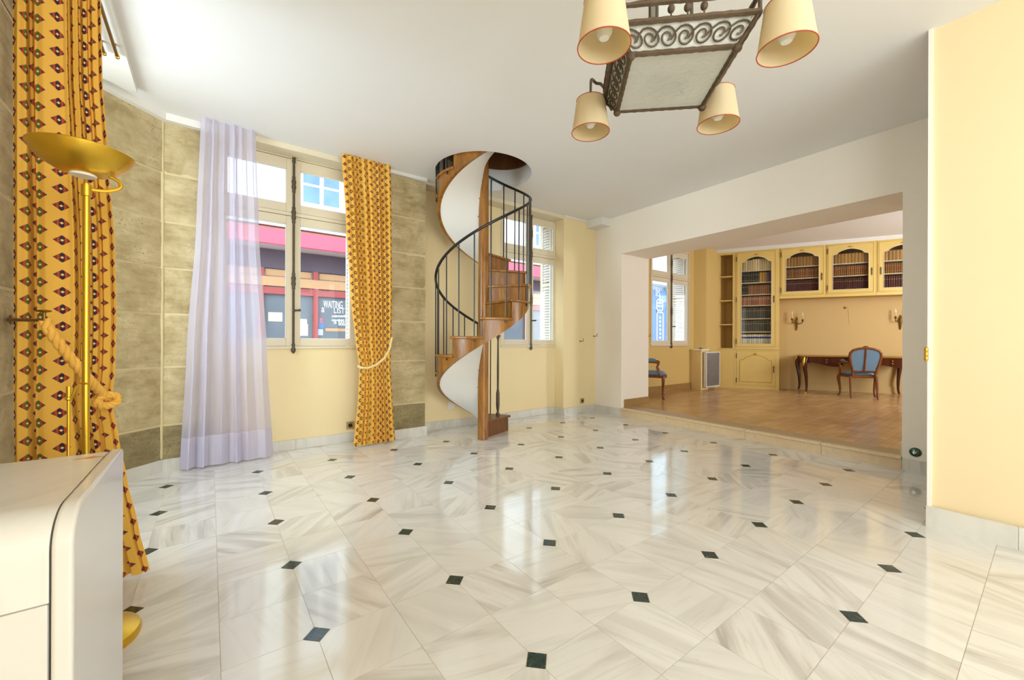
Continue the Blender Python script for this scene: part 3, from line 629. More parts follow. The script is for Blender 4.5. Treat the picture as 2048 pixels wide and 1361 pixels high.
# printed curtain between window and pillar
V = 4.47
def ue(x, y, v=V): return on(x, y, v=v).x
pc = []
for (yl, xl, xr) in ((311, 685, 781), (450, 694, 783), (600, 703, 784), (680, 712, 783), (735, 720, 781), (800, 717, 785), (850, 712, 788), (888, 708, 791)):
    z = on((xl + xr) / 2, yl, v=V).z; pc.append((z, ue(xl, yl), V, ue(xr, yl), V))
c2 = thing('printed_curtain', 'tied yellow printed curtain hanging in front of the stone pillar', 'curtain', (1.4, 4.47, 0))
curtain_mesh(pc, .02, 3.112, 10, .027, seed=11, ampz=lambda z: .75 if z > 2.8 else 1.0 - .45 * math.exp(-((z - .85) / .35) ** 2)).build('printed_cloth', 'print', c2, world=True)
def rope(path, r, pitch, n=3, steps=90):
    P = [Vector(p) for p in path]; L = [0]
    for a, b in zip(P, P[1:]): L.append(L[-1] + (b - a).length)
    def pt(s):
        for i in range(len(P) - 1):
            if s <= L[i + 1] or i == len(P) - 2:
                t = (s - L[i]) / max(1e-6, L[i + 1] - L[i]); return P[i].lerp(P[i + 1], t), (P[i + 1] - P[i]).normalized()
    m = MB()
    for k in range(n):
        q = []
        for i in range(steps + 1):
            s = L[-1] * i / steps; c, tn = pt(s); a = tn.cross(Vector((0, 0, 1))).normalized(); b = tn.cross(a)
            an = 6.283 * (s / pitch + k / n); q.append(c + (a * math.cos(an) + b * math.sin(an)) * r * .55)
        m.tube(q, r * .62, 10)
    return m
tb = [on(784, 676, v=4.42), on(779, 700, v=4.41), on(768, 718, v=4.405), on(752, 731, v=4.40), on(735, 737, v=4.40), on(722, 736, v=4.41), on(716, 733, v=4.45)]
rope(tb, .012, .05).build('tieback_cord', 'ropepale', c2, world=True)
# near printed curtain at the left window
ne = []
for (y, xr, D, Dl) in ((0, 203, 1.97, 1.76), (160, 206, 1.97, 1.76), (300, 216, 1.97, 1.76), (500, 230, 1.97, 1.76), (640, 233, 1.97, 1.76), (740, 230, 1.96, 1.76), (800, 222, 1.93, 1.76), (880, 236, 1.93, 1.76), (960, 252, 1.95, 1.76), (1060, 275, 1.96, 1.76), (1150, 298, 1.97, 1.76)):
    p = atD(xr, y, D); q = atD(25, y, Dl); ne.append((p.z, q.x, q.y, p.x, p.y))
zt = max(e[0] for e in ne)
ne.append((3.07, *ne[0][1:]))
c3 = thing('printed_curtain', 'large yellow printed curtain behind the brass floor lamp', 'curtain', (-.5, 2.6, 0))
curtain_mesh(ne, .025, 3.02, 5, 1.0, nz=80, ns=300, seed=21, uoff=.033, ampz=lambda z: 1.0 - .35 * math.exp(-((z - .85) / .3) ** 2), folds=[(0, -.02), (.05, .012), (.13, .0), (.175, -.05), (.20, -.05), (.225, .015), (.32, .03), (.52, .026), (.575, .008), (.60, -.045), (.62, -.045), (.645, .008), (.70, .014), (.725, -.03), (.74, -.03), (.765, .010), (.81, .012), (.835, -.018), (.85, -.018), (.875, .012), (.94, .012), (.96, -.012), (.975, .004), (1, -.02)]).build('printed_cloth', 'print', c3, world=True)
kp = [atD(90, 642, 1.60), atD(100, 662, 1.60), atD(122, 692, 1.62), atD(145, 722, 1.65), atD(170, 752, 1.70), atD(192, 775, 1.76), atD(210, 795, 1.83), atD(224, 806, 1.90)]
rope(kp, .017, .085).build('braided_tieback', 'rope', c3, world=True)
k = atD(215, 797, 1.83); rope([k + Vector((.03 * math.cos(a), .03 * math.cos(a), .025 * math.sin(a) - .01)) for a in [i * .7 for i in range(10)]], .016, .07).build('tieback_knot', 'rope', c3, world=True)
# wall hook of the tieback
hb = on(20, 640, u=-.722); he = atD(88, 641, 1.60)
hk = thing('tieback_hook', 'brass tieback hook fixed to the limestone wall', 'hook', tuple(hb))
MB().lathe([(.018, 0), (.022, .006), (.010, .012)], hb, 12, Matrix.Rotation(R(90), 4, 'Y')).build('rosette', 'brassdark', hk, world=True)
MB().tube([hb, atD(25, 640, 1.70), he], [.012, .007, .006], 8).tube([he, he + Vector((0, 0, .035))], .005, 8).build('hook_arm', 'brassdark', hk, world=True)
MB().lathe([(.004, 0), (.020, .004), (.022, .009), (.004, .012)], he + Vector((0, 0, .03)), 12).build('hook_cap', 'brassdark', hk, world=True)
# brass rails above it
for (nm, xe, ye, lab) in (('curtain_rail', 234.5, 113, 'brass curtain rail under the ceiling, nearer the middle of the room'), ('curtain_rail', 208, 106, 'brass curtain rail under the ceiling, nearer the left wall')):
    p = on(xe, ye, z=3.035); t = thing(nm, lab, 'curtain rail', (p.x, p.y, 3.035), 0, 'curtain rails')
    MB().box(-.007, -1.25, -.006, .007, 0, .010).build('rail_bar', 'brassdark', t)
    MB().lathe([(.006, -.012), (.013, -.008), (.013, .008), (.006, .012)], (0, .004, 0), 10, Matrix.Rotation(R(90), 4, 'X')).build('end_cap', 'brass', t)
    for yb_ in (-.09, -1.09): MB().box(-.006, yb_ - .01, .01, .006, yb_ + .01, CZ - .05 - 3.035).build('ceiling_bracket', 'brassdark', t)

# ================================================================== SPIRAL STAIR
ST = thing('spiral_staircase', 'wooden spiral staircase with white plaster underside and black iron rail', 'staircase', (SCX, SCY, 0))
PH1 = R(57) - TH; DA = R(36); RO = .535; RISE = .2; NS = 17
pol = lambda r, a, z: (r * math.cos(a), r * math.sin(a), z)
zlow = lambda a: max(0.0, RISE * (a - PH1) / DA - .09)
MB().lathe([(.062, 0), (.062, 1.6), (.058, 3.0), (.055, 3.9), (.02, 3.92)], (0, 0, 0), 20).build('newel_post', 'stairwood', ST)
def sector(m, r0, r1, a0, a1, z0f, z1f, n=8):
    vs = []
    for i in range(n + 1):
        a = a0 + (a1 - a0) * i / n; z0, z1 = z0f(a), z1f(a); vs += [pol(r0, a, z0), pol(r1, a, z0), pol(r1, a, z1), pol(r0, a, z1)]
    fs = [(0, 1, 2, 3), tuple(4 * n + k for k in (3, 2, 1, 0))]
    for i in range(n):
        b, c = 4 * i, 4 * i + 4
        for k in range(4): fs.append((b + k, c + k, c + (k + 1) % 4, b + (k + 1) % 4))
    return m.add(vs, fs)
for n in range(1, NS + 1):
    a0 = PH1 + (n - 1) * DA; z = RISE * n; wd = 'stairdark' if n == 1 else 'stairwood'
    m = MB(); nose = .028
    # tread with rounded nosing: wedge polygon
    d0 = Vector((math.cos(a0), math.sin(a0))); t0 = Vector((math.sin(a0), -math.cos(a0)))
    poly = [tuple(d0 * .05 + t0 * nose * .6), tuple(d0 * (RO + .022) + t0 * nose)] + [pol(RO + .022, a0 + (DA + .02) * i / 8, 0)[:2] for i in range(1, 9)] + [pol(.05, a0 + DA + .02, 0)[:2]]
    m.prism(poly, z - .030, z).build('tread', wd, ST, bevel=.010)
    n0 = d0 * .05; n1 = d0 * (RO - .005); th = -t0 * .02
    MB().prism([tuple(n0), tuple(n1), tuple(n1 + th), tuple(n0 + th)], z - RISE, z - .03).build('riser', wd, ST)
    m = MB(); sector(m, RO - .035, RO, a0, a0 + DA, (lambda a: min(zlow(a), z - .04)), (lambda a: z - .03), 8)
    m.sm = True; m.build('string_panel', wd, ST)
m = MB(); a0 = PH1 + .47 * DA; sector(m, .05, RO - .034, a0, PH1 + NS * DA, (lambda a: zlow(a) + .004), (lambda a: zlow(a) + .024), 150); m.sm = True
m.build('plaster_soffit', 'white', ST)
zr = lambda a: RISE * (a - PH1) / DA + 1.13
RR = RO + .016
m = MB().tube([pol(RR, PH1 + R(14) + i * R(4), zr(PH1 + R(14) + i * R(4))) for i in range(int((NS * 36 - 20) / 4))], .0155, 8); m.build('handrail', 'blackiron', ST)
for n in range(1, NS + 1):
    for da in (9, 27):
        a = PH1 + (n - 1) * DA + R(da)
        if n == 1 and da == 9: continue
        MB().tube([pol(RR - .004, a, RISE * n - .06 * (da > 20)), pol(RR, a, zr(a))], .0078, 6).build('baluster', 'blackiron', ST)
a = PH1 + R(14)
MB().lathe([(.024, 0), (.024, .02), (.012, .04), (.018, .07), (.023, .12), (.023, .28), (.017, .31), (.013, .34), (.015, .60), (.011, .95), (.013, .97), (.024, 1.0), (.012, 1.02)], pol(RO - .05, a, RISE), 12).build('iron_post', 'iron', ST)
MB().ball(pol(RO - .05, a, RISE + 1.035), .016).build('post_finial', 'brass', ST)
m = MB(); sector(m, SRH - .03, SRH - .012, R(-40), R(62), (lambda a: 3.30 + .10 * (1 - math.cos(a - R(-40)))), (lambda a: 3.85), 14); m.sm = True; m.build('landing_board', 'stairdark', ST)
# ================================================================== FLOOR LAMP
lp = on(170, 1293, z=0); LX, LY = lp.x, lp.y
lamp = thing('floor_lamp', 'tall brass uplighter floor lamp with a shallow dish', 'lamp', (LX, LY, 0))
MB().lathe([(.157, 0), (.160, .012), (.153, .029), (.115, .044), (.05, .053), (.016, .060)], (0, 0, 0), 36).build('base', 'brasslamp', lamp)
MB().lathe([(.0115, .0), (.0115, 1.715), (.016, 1.717), (.016, 1.76), (.0115, 1.762), (.0115, 1.766)], (0, 0, 0), 14).build('pole', 'brasslamp', lamp)
bc = atD(150, 318, ((Vector((LX, LY)).length) ** 1) * 0 + 1.60); bx, by = bc.x - LX, bc.y - LY
BR = .153
MB().tube(*smooth([(0, 0, 1.748), (.035, .005, 1.748), (.07, .01, 1.758), (.095, .012, 1.776), (.09, .012, 1.80), (.06, .01, 1.815)], .007), 8).build('swivel_arm', 'brasslamp', lamp)
dp = [(.0, 1.800), (.040, 1.800), (.08, 1.812), (.115, 1.835), (.14, 1.862), (BR, 1.888), (BR - .003, 1.891), (.137, 1.866), (.113, 1.841), (.078, 1.818), (.040, 1.806), (.0, 1.806)]
MB().lathe(dp, (bx * 0 - .01, by * 0, 0), 40).build('dish', 'brasslamp', lamp)
MB().lathe([(.0, 1.793), (.036, 1.793), (.040, 1.8005)], (-.01, 0, 0), 20).build('diffuser_disc', 'bulb', lamp, 'white glass disc under the dish')
for o in lamp.children:
    if o.name.split('.')[0] in ('pole', 'swivel_arm', 'dish', 'diffuser_disc'): o.scale = (.948,) * 3; o.location.z = .06
q = atD(137, 905, 1.50); q2 = atD(137, 780, 1.50); q3 = atD(176, 768, 1.51)
o = Vector((LX, LY, 0))
MB().tube([Vector((q2.x, q2.y, .05)) - o, q2 - o], .0045, 8).lathe([(.0045, 0), (.010, .004), (.010, .010), (.0045, .013)], tuple(q2 - o - Vector((0, 0, .04))), 10).tube([q2 - o + Vector((0, 0, -.03)), q2 - o + Vector((0, 0, .012))], .007, 8).build('switch_rod', 'brasslamp', lamp)
MB().tube([q2 - o - Vector((0, 0, .035)), atD(146, 790, 1.50) - o, atD(151, 775, 1.503) - o, atD(160, 767, 1.506) - o, q3 - o], .0035, 6).build('reading_arm', 'brasslamp', lamp)
# ================================================================== WHITE MARBLE-TOPPED CABINET
u1, v0, v1, zt = -.205, 1.11, 1.652, .825; ub = -.70
kc = thing('marble_topped_cabinet', 'ivory lacquer cabinet with white marble top at the left foreground', 'cabinet', ((u1 + ub) / 2, (v0 + v1) / 2, 0))
def bull(v_, r_, zt_): return [(v_ + r_ - r_ * math.cos(t), zt_ - r_ * .8 + r_ * .8 * math.sin(t)) for t in [math.pi / 2 * i / 10 for i in range(11)]]
m = MB().prism([(v0, .663)] + bull(v0, .085, zt - .002) + [(v1, zt - .002), (v1, .663)], ub, u1 - .0325, 'x'); m.sm = True
m.build('marble_top', 'marbletop', kc, world=True)
MB().box(ub, v0 + .004, .03, u1 - .034, v1, .659).build('body', 'lacquer', kc, world=True, bevel=.004)
m = MB().prism([(v0 - .004, 0)] + bull(v0 - .004, .088, zt + .003) + [(v1 + .004, zt + .003), (v1 + .004, 0)], u1 - .030, u1, 'x'); m.sm = True
o = m.build('side_panel', 'lacquer', kc, world=True, bevel=.007); o.modifiers['bevel'].segments = 4; o.modifiers['bevel'].harden_normals = False
MB().box(ub + .02, v0 + .02, 0, u1 - .06, v1 - .02, .035).build('plinth', 'black', kc, world=True)
sx, sy = on(180, 915, z=zt).x, on(180, 915, z=zt).y
pts = [(sx + r_ * math.cos(a), sy + r_ * .55 * math.sin(a)) for a, r_ in zip([i * .7 for i in range(9)], [.03, .02, .035, .018, .027, .035, .018, .03, .024])]
MB().prism(pts, zt - .002, zt - .0012).build('stain', plain('rust_stain', srgb(206, 150, 84), .5, var=.2, scale=40), kc, world=True)
# ================================================================== CHANDELIER
CZB = 2.2
cs_ = [on(1232, 223, z=CZB), on(1402.5, 212, z=CZB), on(1478, 93, z=CZB), on(1262, 109, z=CZB)]   # far-left, far-right, near-right, near-left
cc = sum(cs_, Vector()) / 4; d = (cs_[1] - cs_[0]); crz = math.atan2(d.y, d.x); hb_ = .184
CH = thing('chandelier', 'square wrought iron lantern chandelier with frosted glass and four cream shades', 'chandelier', (cc.x, cc.y, CZB), crz)
def bar(m, a, b, w): m.tube([a, b], w, 6)
hm = .236; zm = .078; zu = .140
for nm, hh, z, w in (('lower_rail', hb_, 0, .0105), ('middle_rail', hm, zm, .0105), ('upper_rail', hm, zu, .009)):
    for k in range(4):
        a = Matrix.Rotation(R(90 * k), 3, 'Z'); p = a @ Vector((-hh, -hh, z)); q = a @ Vector((hh, -hh, z))
        MB().tube([p.lerp(q, i / 24) for i in range(25)], [w * (1 + .10 * math.sin(i * 2.4)) for i in range(25)], 6).build(nm, 'ironbrown', CH)
MB().box(-hb_ + .006, -hb_ + .006, -.002, hb_ - .006, hb_ - .006, .004).build('bottom_glass', 'frosted', CH, 'hammered frosted glass pane')
for k in range(4):
    a = Matrix.Rotation(R(90 * k), 3, 'Z')
    MB().ball(a @ Vector((-hb_, -hb_, -.006)), .0165).build('corner_ball', 'ironbrown', CH)
    MB().tube([a @ Vector((-hb_, -hb_, 0)), a @ Vector((-hm, -hm, zm)), a @ Vector((-hm, -hm, zu + .01))], .0075, 6).build('corner_post', 'ironbrown', CH)
    A0 = a @ Vector((-hb_, -hb_, 0)); A1 = a @ Vector((hb_, -hb_, 0)); B0 = a @ Vector((-hm, -hm, zm)); B1 = a @ Vector((hm, -hm, zm)); inw = a @ Vector((0, .010, 0))
    MB().add([A0 + inw, A1 + inw, B1 + inw, B0 + inw], [(0, 1, 2, 3)]).build('side_glass', 'frosted', CH, solid=.003)
    for j in range(7):
        s = (j + .5) / 7; c0 = A0.lerp(A1, s); c1 = B0.lerp(B1, s); mid = c0.lerp(c1, .46); ax = (A1 - A0).normalized(); up = (c1 - c0).normalized(); H_ = (c1 - c0).length; r0 = H_ * .335
        pts = [mid + ax * (r0 * (1 - .8 * t) * math.cos(1.75 - t * 9.6)) + up * (r0 * (1 - .8 * t) * math.sin(1.75 - t * 9.6)) for t in [i / 26 for i in range(27)]]
        tail = [mid + ax * (-r0 * 1.55) + up * (-r0 * .25), mid + ax * (-r0 * 1.1) + up * (r0 * .45), mid + ax * (-r0 * .6) + up * (r0 * .9)]
        MB().tube(tail + pts, .0036, 5).build('scroll', 'iron', CH)
    for j in (-1, 0, 1):
        p = a @ Vector((j * .055, -hm, zm + .012)); MB().tube([p, p + Vector((0, 0, .012))], .003, 5).ball(p + Vector((0, 0, .024)), .0125, 16, 1.2).build('bud_finial', 'ironbrown', CH)
    # inner lantern body
    MB().tube([a @ Vector((-.065, -.065, .0)), a @ Vector((-.065, -.065, .55))], .006, 6).build('lantern_post', 'iron', CH)
    MB().add([a @ Vector((-.062, -.062, .02)), a @ Vector((.062, -.062, .02)), a @ Vector((.062, -.062, .54)), a @ Vector((-.062, -.062, .54))], [(0, 1, 2, 3)]).build('lantern_glass', 'frosted', CH, solid=.003)
    # arm and shade
    dr = Vector((-1, -1, 0)).normalized(); c1 = Vector((-hm, -hm, zu))
    zs = -.07; px_, py_ = ((1208, 93), (1573, 100), (1436, 250), (1181, 265))[k]; wc = on(px_, py_, z=CZB + zs)
    sc = Matrix.Rotation(R(-90 * k), 3, 'Z') @ (Matrix.Rotation(-crz, 3, 'Z') @ (wc - Vector((cc.x, cc.y, CZB + zs)))); sc.z = 0; sr = sc.length; dr = sc.normalized()
    path = [a @ p for p in (c1, c1 + dr * .02 + Vector((0, 0, .03)), c1 + dr * .045 + Vector((0, 0, .045)), dr * sr * .985 + Vector((0, 0, zu + .035)), sc + Vector((0, 0, zu + .0)), sc + Vector((0, 0, zs + .10)))]
    ar = MB().tube(*smooth(path, [.006, .007, .007, .007, .006, .005]), 8).build('arm', 'iron', CH)
    c = a @ sc
    sd = MB().lathe([(.0865, zs), (.0655, zs + .150), (.0645, zs + .150), (.0855, zs)], (c.x, c.y, 0), 40, None, False).build('lamp_shade', 'shade', CH, 'cream tapered shade with red piping')
    for zz, rr_ in ((zs, .0866), (zs + .150, .0655)): MB().tube([(c.x + rr_ * math.cos(t), c.y + rr_ * math.sin(t), zz) for t in [6.2832 * i / 40 for i in range(40)]], .0019, 5, closed=True).build('piping', 'redtrim', sd)
    MB().lathe([(.0, zs + .022), (.016, zs + .026), (.027, zs + .045), (.027, zs + .06), (.018, zs + .085), (.012, zs + .10), (.012, zs + .13)], (c.x, c.y, 0), 16).build('bulb', 'bulb', CH, 'frosted light bulb')
MB().tube([(0, 0, .55), (0, 0, CZ - CZB - .03)], .006, 8).lathe([(.055, CZ - CZB - .04), (.06, CZ - CZB - .012), (.02, CZ - CZB - .001)], (0, 0, 0), 20).build('hanging_rod', 'iron', CH)
for k in range(4):
    a = Matrix.Rotation(R(90 * k), 3, 'Z'); MB().tube([a @ Vector((-hm, -hm, zu)), a @ Vector((-.065, -.065, .30))], .004, 6).build('stay', 'iron', CH)
m = MB().tube([(-.065, -.065, .55), (.065, -.065, .55), (.065, .065, .55), (-.065, .065, .55)], .006, 6, closed=True); m.build('lantern_top_ring', 'iron', CH)
# ================================================================== SMALL WALL FITTINGS
def socket(label, p, nrm_rz, s=.042, plate='plug', face='black'):
    t = thing('wall_socket', label, 'socket', tuple(p), nrm_rz)
    MB().box(-s, -.010, -s, s, 0, s).build('plate', plate, t, bevel=.003)
    MB().lathe([(s * .55, -.004), (s * .55, .004), (s * .42, .0045)], (0, -.010, 0), 16, Matrix.Rotation(R(90), 4, 'X')).build('socket_well', face, t)
p = on(700, 851, v=4.80); socket('brass square wall socket under the sheer curtain window', (p.x, 4.80, p.z), 0)
p = on(1164, 802, v=4.60); socket('small dark wall socket low on the cream pier', (p.x, 4.60, p.z), 0)
p = on(902, 811, v=4.80); socket('white wall socket low behind the spiral staircase', (p.x, 4.80, p.z), 0, .05, 'white', 'white')
p = on(1831, 905, u=uo(.75)); t = thing('cable_outlet', 'round green and silver cable outlet low on pale wall', 'outlet', (p.x - .001, p.y, p.z), -math.pi / 2)
MB().lathe([(.040, 0), (.040, .008), (.030, .014)], (0, 0, 0), 20, Matrix.Rotation(R(90), 4, 'X')).build('ring', plain('green_metal', srgb(44, 84, 64), .3, .5), t)
MB().lathe([(.028, .006), (.018, .02), (.006, .022)], (0, 0, 0), 16, Matrix.Rotation(R(90), 4, 'X')).build('cap', plain('steel', srgb(180, 180, 176), .25, 1), t)
MB().tube([(.0, -.02, .02), (.018, -.022, .0), (.0, -.02, -.02)], .005, 6).build('clip', 'black', t)
for x, y, lab in ((1160, 683, 'lower small brass curtain hook on the cream pier'), (1190, 673, 'upper small brass curtain hook at the wall corner')):
    p = on(x, y, v=4.60); p.x = min(p.x, 5.11); t = thing('curtain_hook', lab, 'hook', (p.x, 4.60, p.z), 0, 'curtain hooks on the pier')
    MB().lathe([(.012, 0), (.012, .006), (.006, .01)], (0, 0, 0), 10, Matrix.Rotation(R(90), 4, 'X')).build('rosette', 'brassdark', t)
    MB().tube([(0, -.008, 0), (.0, -.07, 0), (.0, -.075, .045)], .005, 6).build('hook_arm', 'brassdark', t)
for x, y, lab in ((1293, 673, 'small brass hook left of the library window'), (1392.5, 674.5, 'small brass hook right of the library window')):
    p = on(x, y, v=4.80); t = thing('curtain_hook', lab, 'hook', (p.x, 4.80, p.z), 0, 'curtain hooks by the library window')
    MB().lathe([(.012, 0), (.012, .006), (.006, .01)], (0, 0, 0), 10, Matrix.Rotation(R(90), 4, 'X')).build('rosette', 'brassdark', t)
    MB().tube([(0, -.008, 0), (.0, -.08, 0), (.0, -.085, .05)], .006, 6).build('hook_arm', 'brassdark', t)
p = on(1854, 713, u=3.64); t = thing('door_hinge', 'brass hinge on the edge of the right wall', 'hinge', (3.612, .494, p.z - .03))
MB().lathe([(.006, 0), (.010, .008), (.010, .028), (.0085, .03), (.010, .032), (.010, .056), (.0085, .058), (.010, .06), (.010, .082), (.004, .09)], (0, 0, 0), 12).build('knuckle', 'brass', t)
MB().box(.0, -.004, .008, .030, .0, .082).build('leaf', 'brass', t)
# ================================================================== LIBRARY CABINETS
def topcurve(a, b, zs, zp):
    w = b - a; h = zp - zs
    half = [(0, 0), (.012, .12), (.04, .21), (.09, .25), (.125, .27), (.135, .38), (.16, .52), (.21, .66), (.28, .79), (.36, .90), (.43, .97), (.5, 1.0)]
    L = [(a + w * x, zs + h * y) for x, y in half]; return L + [(b - w * x, zs + h * y) for x, y in half[::-1][1:]]
def glazed_door(par, e0, e1, z0, z1, a, b, gz, zs, zp, hinge_left, key_z):
    d = MB().prism([(e0, z0), (a, z0), (a, z1), (e0, z1)], 0, .022, 'y').prism([(b, z0), (e1, z0), (e1, z1), (b, z1)], 0, .022, 'y').prism([(a, z0), (b, z0), (b, gz), (a, gz)], 0, .022, 'y')
    cv = topcurve(a, b, zs, zp); d.prism([(a, z1)] + cv + [(b, z1)], 0, .022, 'y')
    dr = d.build('glazed_door', 'cabinet', par)
    loop = [(x, -.023, z) for x, z in [(a, gz)] + cv + [(b, gz)]]
    MB().tube(loop, .007, 6, closed=True).build('glazing_moulding', 'shelfedge', dr)
    e = .018; MB().tube([(e0 + e, -.022, z0 + e), (e1 - e, -.022, z0 + e), (e1 - e, -.022, z1 - e), (e0 + e, -.022, z1 - e)], .004, 5, closed=True).build('door_bead', 'cabmould', dr)
    MB().prism([(a - .005, gz - .005)] + [(x, z + .004) for x, z in cv] + [(b + .005, gz - .005)], .004, .008, 'y').build('pane', 'cabglass', dr)
    c = (a + b) / 2
    m = MB().ball((c, -.026, zp + .035), .016)
    for s in (-1, 1): m.tube([(c, -.024, zp + .03), (c + s * .03, -.026, zp + .036), (c + s * .045, -.024, zp + .022)], [.009, .008, .003], 6)
    m.build('carved_shell', 'cabmould', dr)
    hx = e0 + .002 if hinge_left else e1 - .002
    zz = (z0 + .12, (z0 + z1) / 2, z1 - .15) if z1 - z0 > 1.3 else (z0 + .12, z1 - .13)
    for z in zz: MB().lathe([(.002, -.055), (.008, -.05), (.008, .05), (.002, .055)], (hx, -.026, z), 8).build('hinge', 'iron', dr)
    kx = (b + e1) / 2 if hinge_left else (a + e0) / 2
    key(dr, kx, key_z)
def key(dr, kx, kz):
    MB().prism([(kx - .012, kz - .05), (kx, kz - .085), (kx + .012, kz - .05), (kx + .008, kz), (kx + .014, kz + .05), (kx, kz + .085), (kx - .014, kz + .05), (kx - .008, kz)], .0225, .027, 'y').tube([(kx, -.027, kz), (kx, -.05, kz)], .006, 6).build('escutcheon', 'iron', dr)
BKM = {}
def book_mesh(k):
    if k not in BKM:
        arcp = [(.5 * math.cos(t), .06 - .06 * math.sin(t)) for t in [math.pi * i / 6 for i in range(7)]]      # rounded spine towards -y
        m = MB().prism([(x, y) for x, y in arcp] + [(-.5, 1), (-.46, 1), (-.46, .985), (.46, .985), (.46, 1), (.5, 1)], 0, 1); BKM[k] = m.mesh('book', BK[k])
    return BKM[k]
NBOOK = [0]
def books(e0, e1, z, spec, label, group, y=.04, dep=.18, seed=0):
    """spec: list of (kind, count, height); fills e0..e1"""
    tot = sum(n for _, n, _ in spec); w = (e1 - e0) / tot; r = random.Random(seed); x = e0
    for kd, n, hgt in spec:
        for i in range(n):
            o = bpy.data.objects.new('book', book_mesh(kd)); COL.objects.link(o); hh = hgt * r.uniform(.97, 1.0)
            o.location = lib(x + w / 2, y + r.uniform(0, .008), z + .0005); o.rotation_euler = (0, 0, LRZ); o.scale = (w * .97, dep, hh); x += w
            nm = {'cream': 'cream', 'dark': 'dark green', 'tan': 'tan leather', 'pink': 'dusty pink', 'grey': 'grey cloth', 'white': 'white and blue banded', 'brown': 'brown leather', 'red': 'dark red', 'ochre': 'ochre', 'yellow': 'yellow', 'blue': 'blue', 'maroon': 'maroon'}[kd]
            tag(o, '%s book on %s' % (nm, label), 'book', '%s books on %s' % (nm, label)); NBOOK[0] += 1
D_ = .385
CT = 3.15
# open shelf unit
t = thing('open_bookcase', 'narrow open yellow shelf unit beside the glazed bookcase', 'bookcase', (LA.x, LA.y, ZR), LRZ); z = lambda a: a - ZR
MB().box(-.115, 0, 0, -.095, D_, z(CT)).box(.255, 0, 0, .279, D_, z(CT)).box(-.095, D_ - .015, 0, .255, D_, z(CT)).box(-.095, 0, z(3.11), .255, D_, z(CT)).build('carcass', 'cabinetin', t)
MB().box(-.115, -.012, z(.98), -.095, 0, z(CT)).box(.25, -.012, z(.98), .279, 0, z(CT)).box(-.115, -.012, z(3.10), .279, 0, z(CT)).build('face_frame', 'cabinet', t)
MB().box(-.115, -.014, 0, .279, 0, z(.985)).build('lower_panel', 'cabinet', t)
MB().box(-.115, -.026, z(.985), .279, D_ - .02, z(1.008)).build('ledge', 'cabinet', t, bevel=.004)
for zz in (1.536, 2.074, 2.615): MB().box(-.095, .006, z(zz) - .012, .255, D_ - .016, z(zz) + .010).build('shelf', 'cabinet', t)
MB().box(.075, D_ - .03, z(1.01), .10, D_ - .014, z(3.1)).build('back_batten', 'cabinetin', t)
# tall glazed bookcase
t = thing('glazed_bookcase', 'tall yellow bookcase with an arched glass door and lower cupboard', 'bookcase', (LA.x, LA.y, ZR), LRZ)
MB().box(.281, 0, 0, .30, D_, z(CT)).box(1.108, 0, 0, 1.128, D_, z(CT)).box(.30, D_ - .015, 0, 1.108, D_, z(CT)).box(.30, 0, z(3.125), 1.108, D_, z(CT)).box(.30, 0, z(1.06), 1.108, D_, z(1.09)).build('carcass', 'cabinetin', t)
MB().box(.281, -.012, z(1.0), .316, 0, z(CT)).box(1.073, -.012, z(1.0), 1.128, 0, z(CT)).box(.316, -.012, z(3.132), 1.073, 0, z(CT)).box(.316, -.012, z(1.0), 1.073, 0, z(1.034)).build('face_frame', 'cabinet', t)
MB().box(.281, -.030, z(.985), 1.135, D_ - .02, z(1.008)).build('ledge', 'cabinet', t, bevel=.004)
MB().box(.281, -.014, 0, .325, 0, z(.985)).box(1.065, -.014, 0, 1.128, 0, z(.985)).box(.325, -.014, 0, 1.065, 0, z(.20)).box(.325, -.014, z(.95), 1.065, 0, z(.985)).build('base_frame', 'cabinet', t)
glazed_door(t, .318, 1.071, z(1.036), z(3.13), .418, .985, z(1.112), z(2.87), z(3.02), True, z(2.07))
SH = [2.717, 2.454, 2.192, 1.951, 1.661, 1.371]
for zz in SH: MB().box(.30, .03, z(zz) - .016, 1.108, D_ - .016, z(zz) + .004).build('shelf', 'shelfedge', t)
dm = MB().prism([(.327, z(.203)), (1.063, z(.203)), (1.063, z(.947)), (.327, z(.947))], -.002, .018, 'y').build('cupboard_door', 'cabinet', t)
cv = topcurve(.395, .995, z(.72), z(.86)); lp_ = [(.395, z(.275))] + cv + [(.995, z(.275))]
MB().tube([(x, -.019, q) for x, q in lp_], .008, 6, closed=True).build('panel_moulding', 'cabmould', dm)
MB().prism(lp_, .018, .0225, 'y').build('raised_panel', 'cabinet', dm)
MB().ball((.695, -.024, z(.885)), .022).build('carved_shell', 'cabmould', dm)
for zz in (.30, .84): MB().lathe([(.002, -.055), (.008, -.05), (.008, .05), (.002, .055)], (.328, -.022, z(zz)), 8).build('hinge', 'iron', dm)
kx, kz = 1.03, z(.56); MB().prism([(kx - .012, kz - .05), (kx, kz - .085), (kx + .012, kz - .05), (kx + .008, kz), (kx + .014, kz + .05), (kx, kz + .085), (kx - .014, kz + .05), (kx - .008, kz)], .0185, .024, 'y').build('escutcheon', 'iron', dm)
lab = 'the %s shelf of the tall glazed bookcase'
rows = [(2.721, [('cream', 5, .235), ('cream', 8, .25)], 'top'), (2.458, [('dark', 8, .215), ('yellow', 1, .22), ('ochre', 2, .215), ('blue', 1, .2), ('maroon', 1, .23)], 'second'),
        (2.196, [('dark', 4, .21), ('tan', 10, .19), ('dark', 1, .21)], 'third'), (1.955, [('pink', 17, .19)], 'fourth'), (1.665, [('grey', 15, .235)], 'fifth'),
        (1.375, [('grey', 13, .245)], 'sixth'), (1.0905, [('white', 14, .225)], 'bottom')]
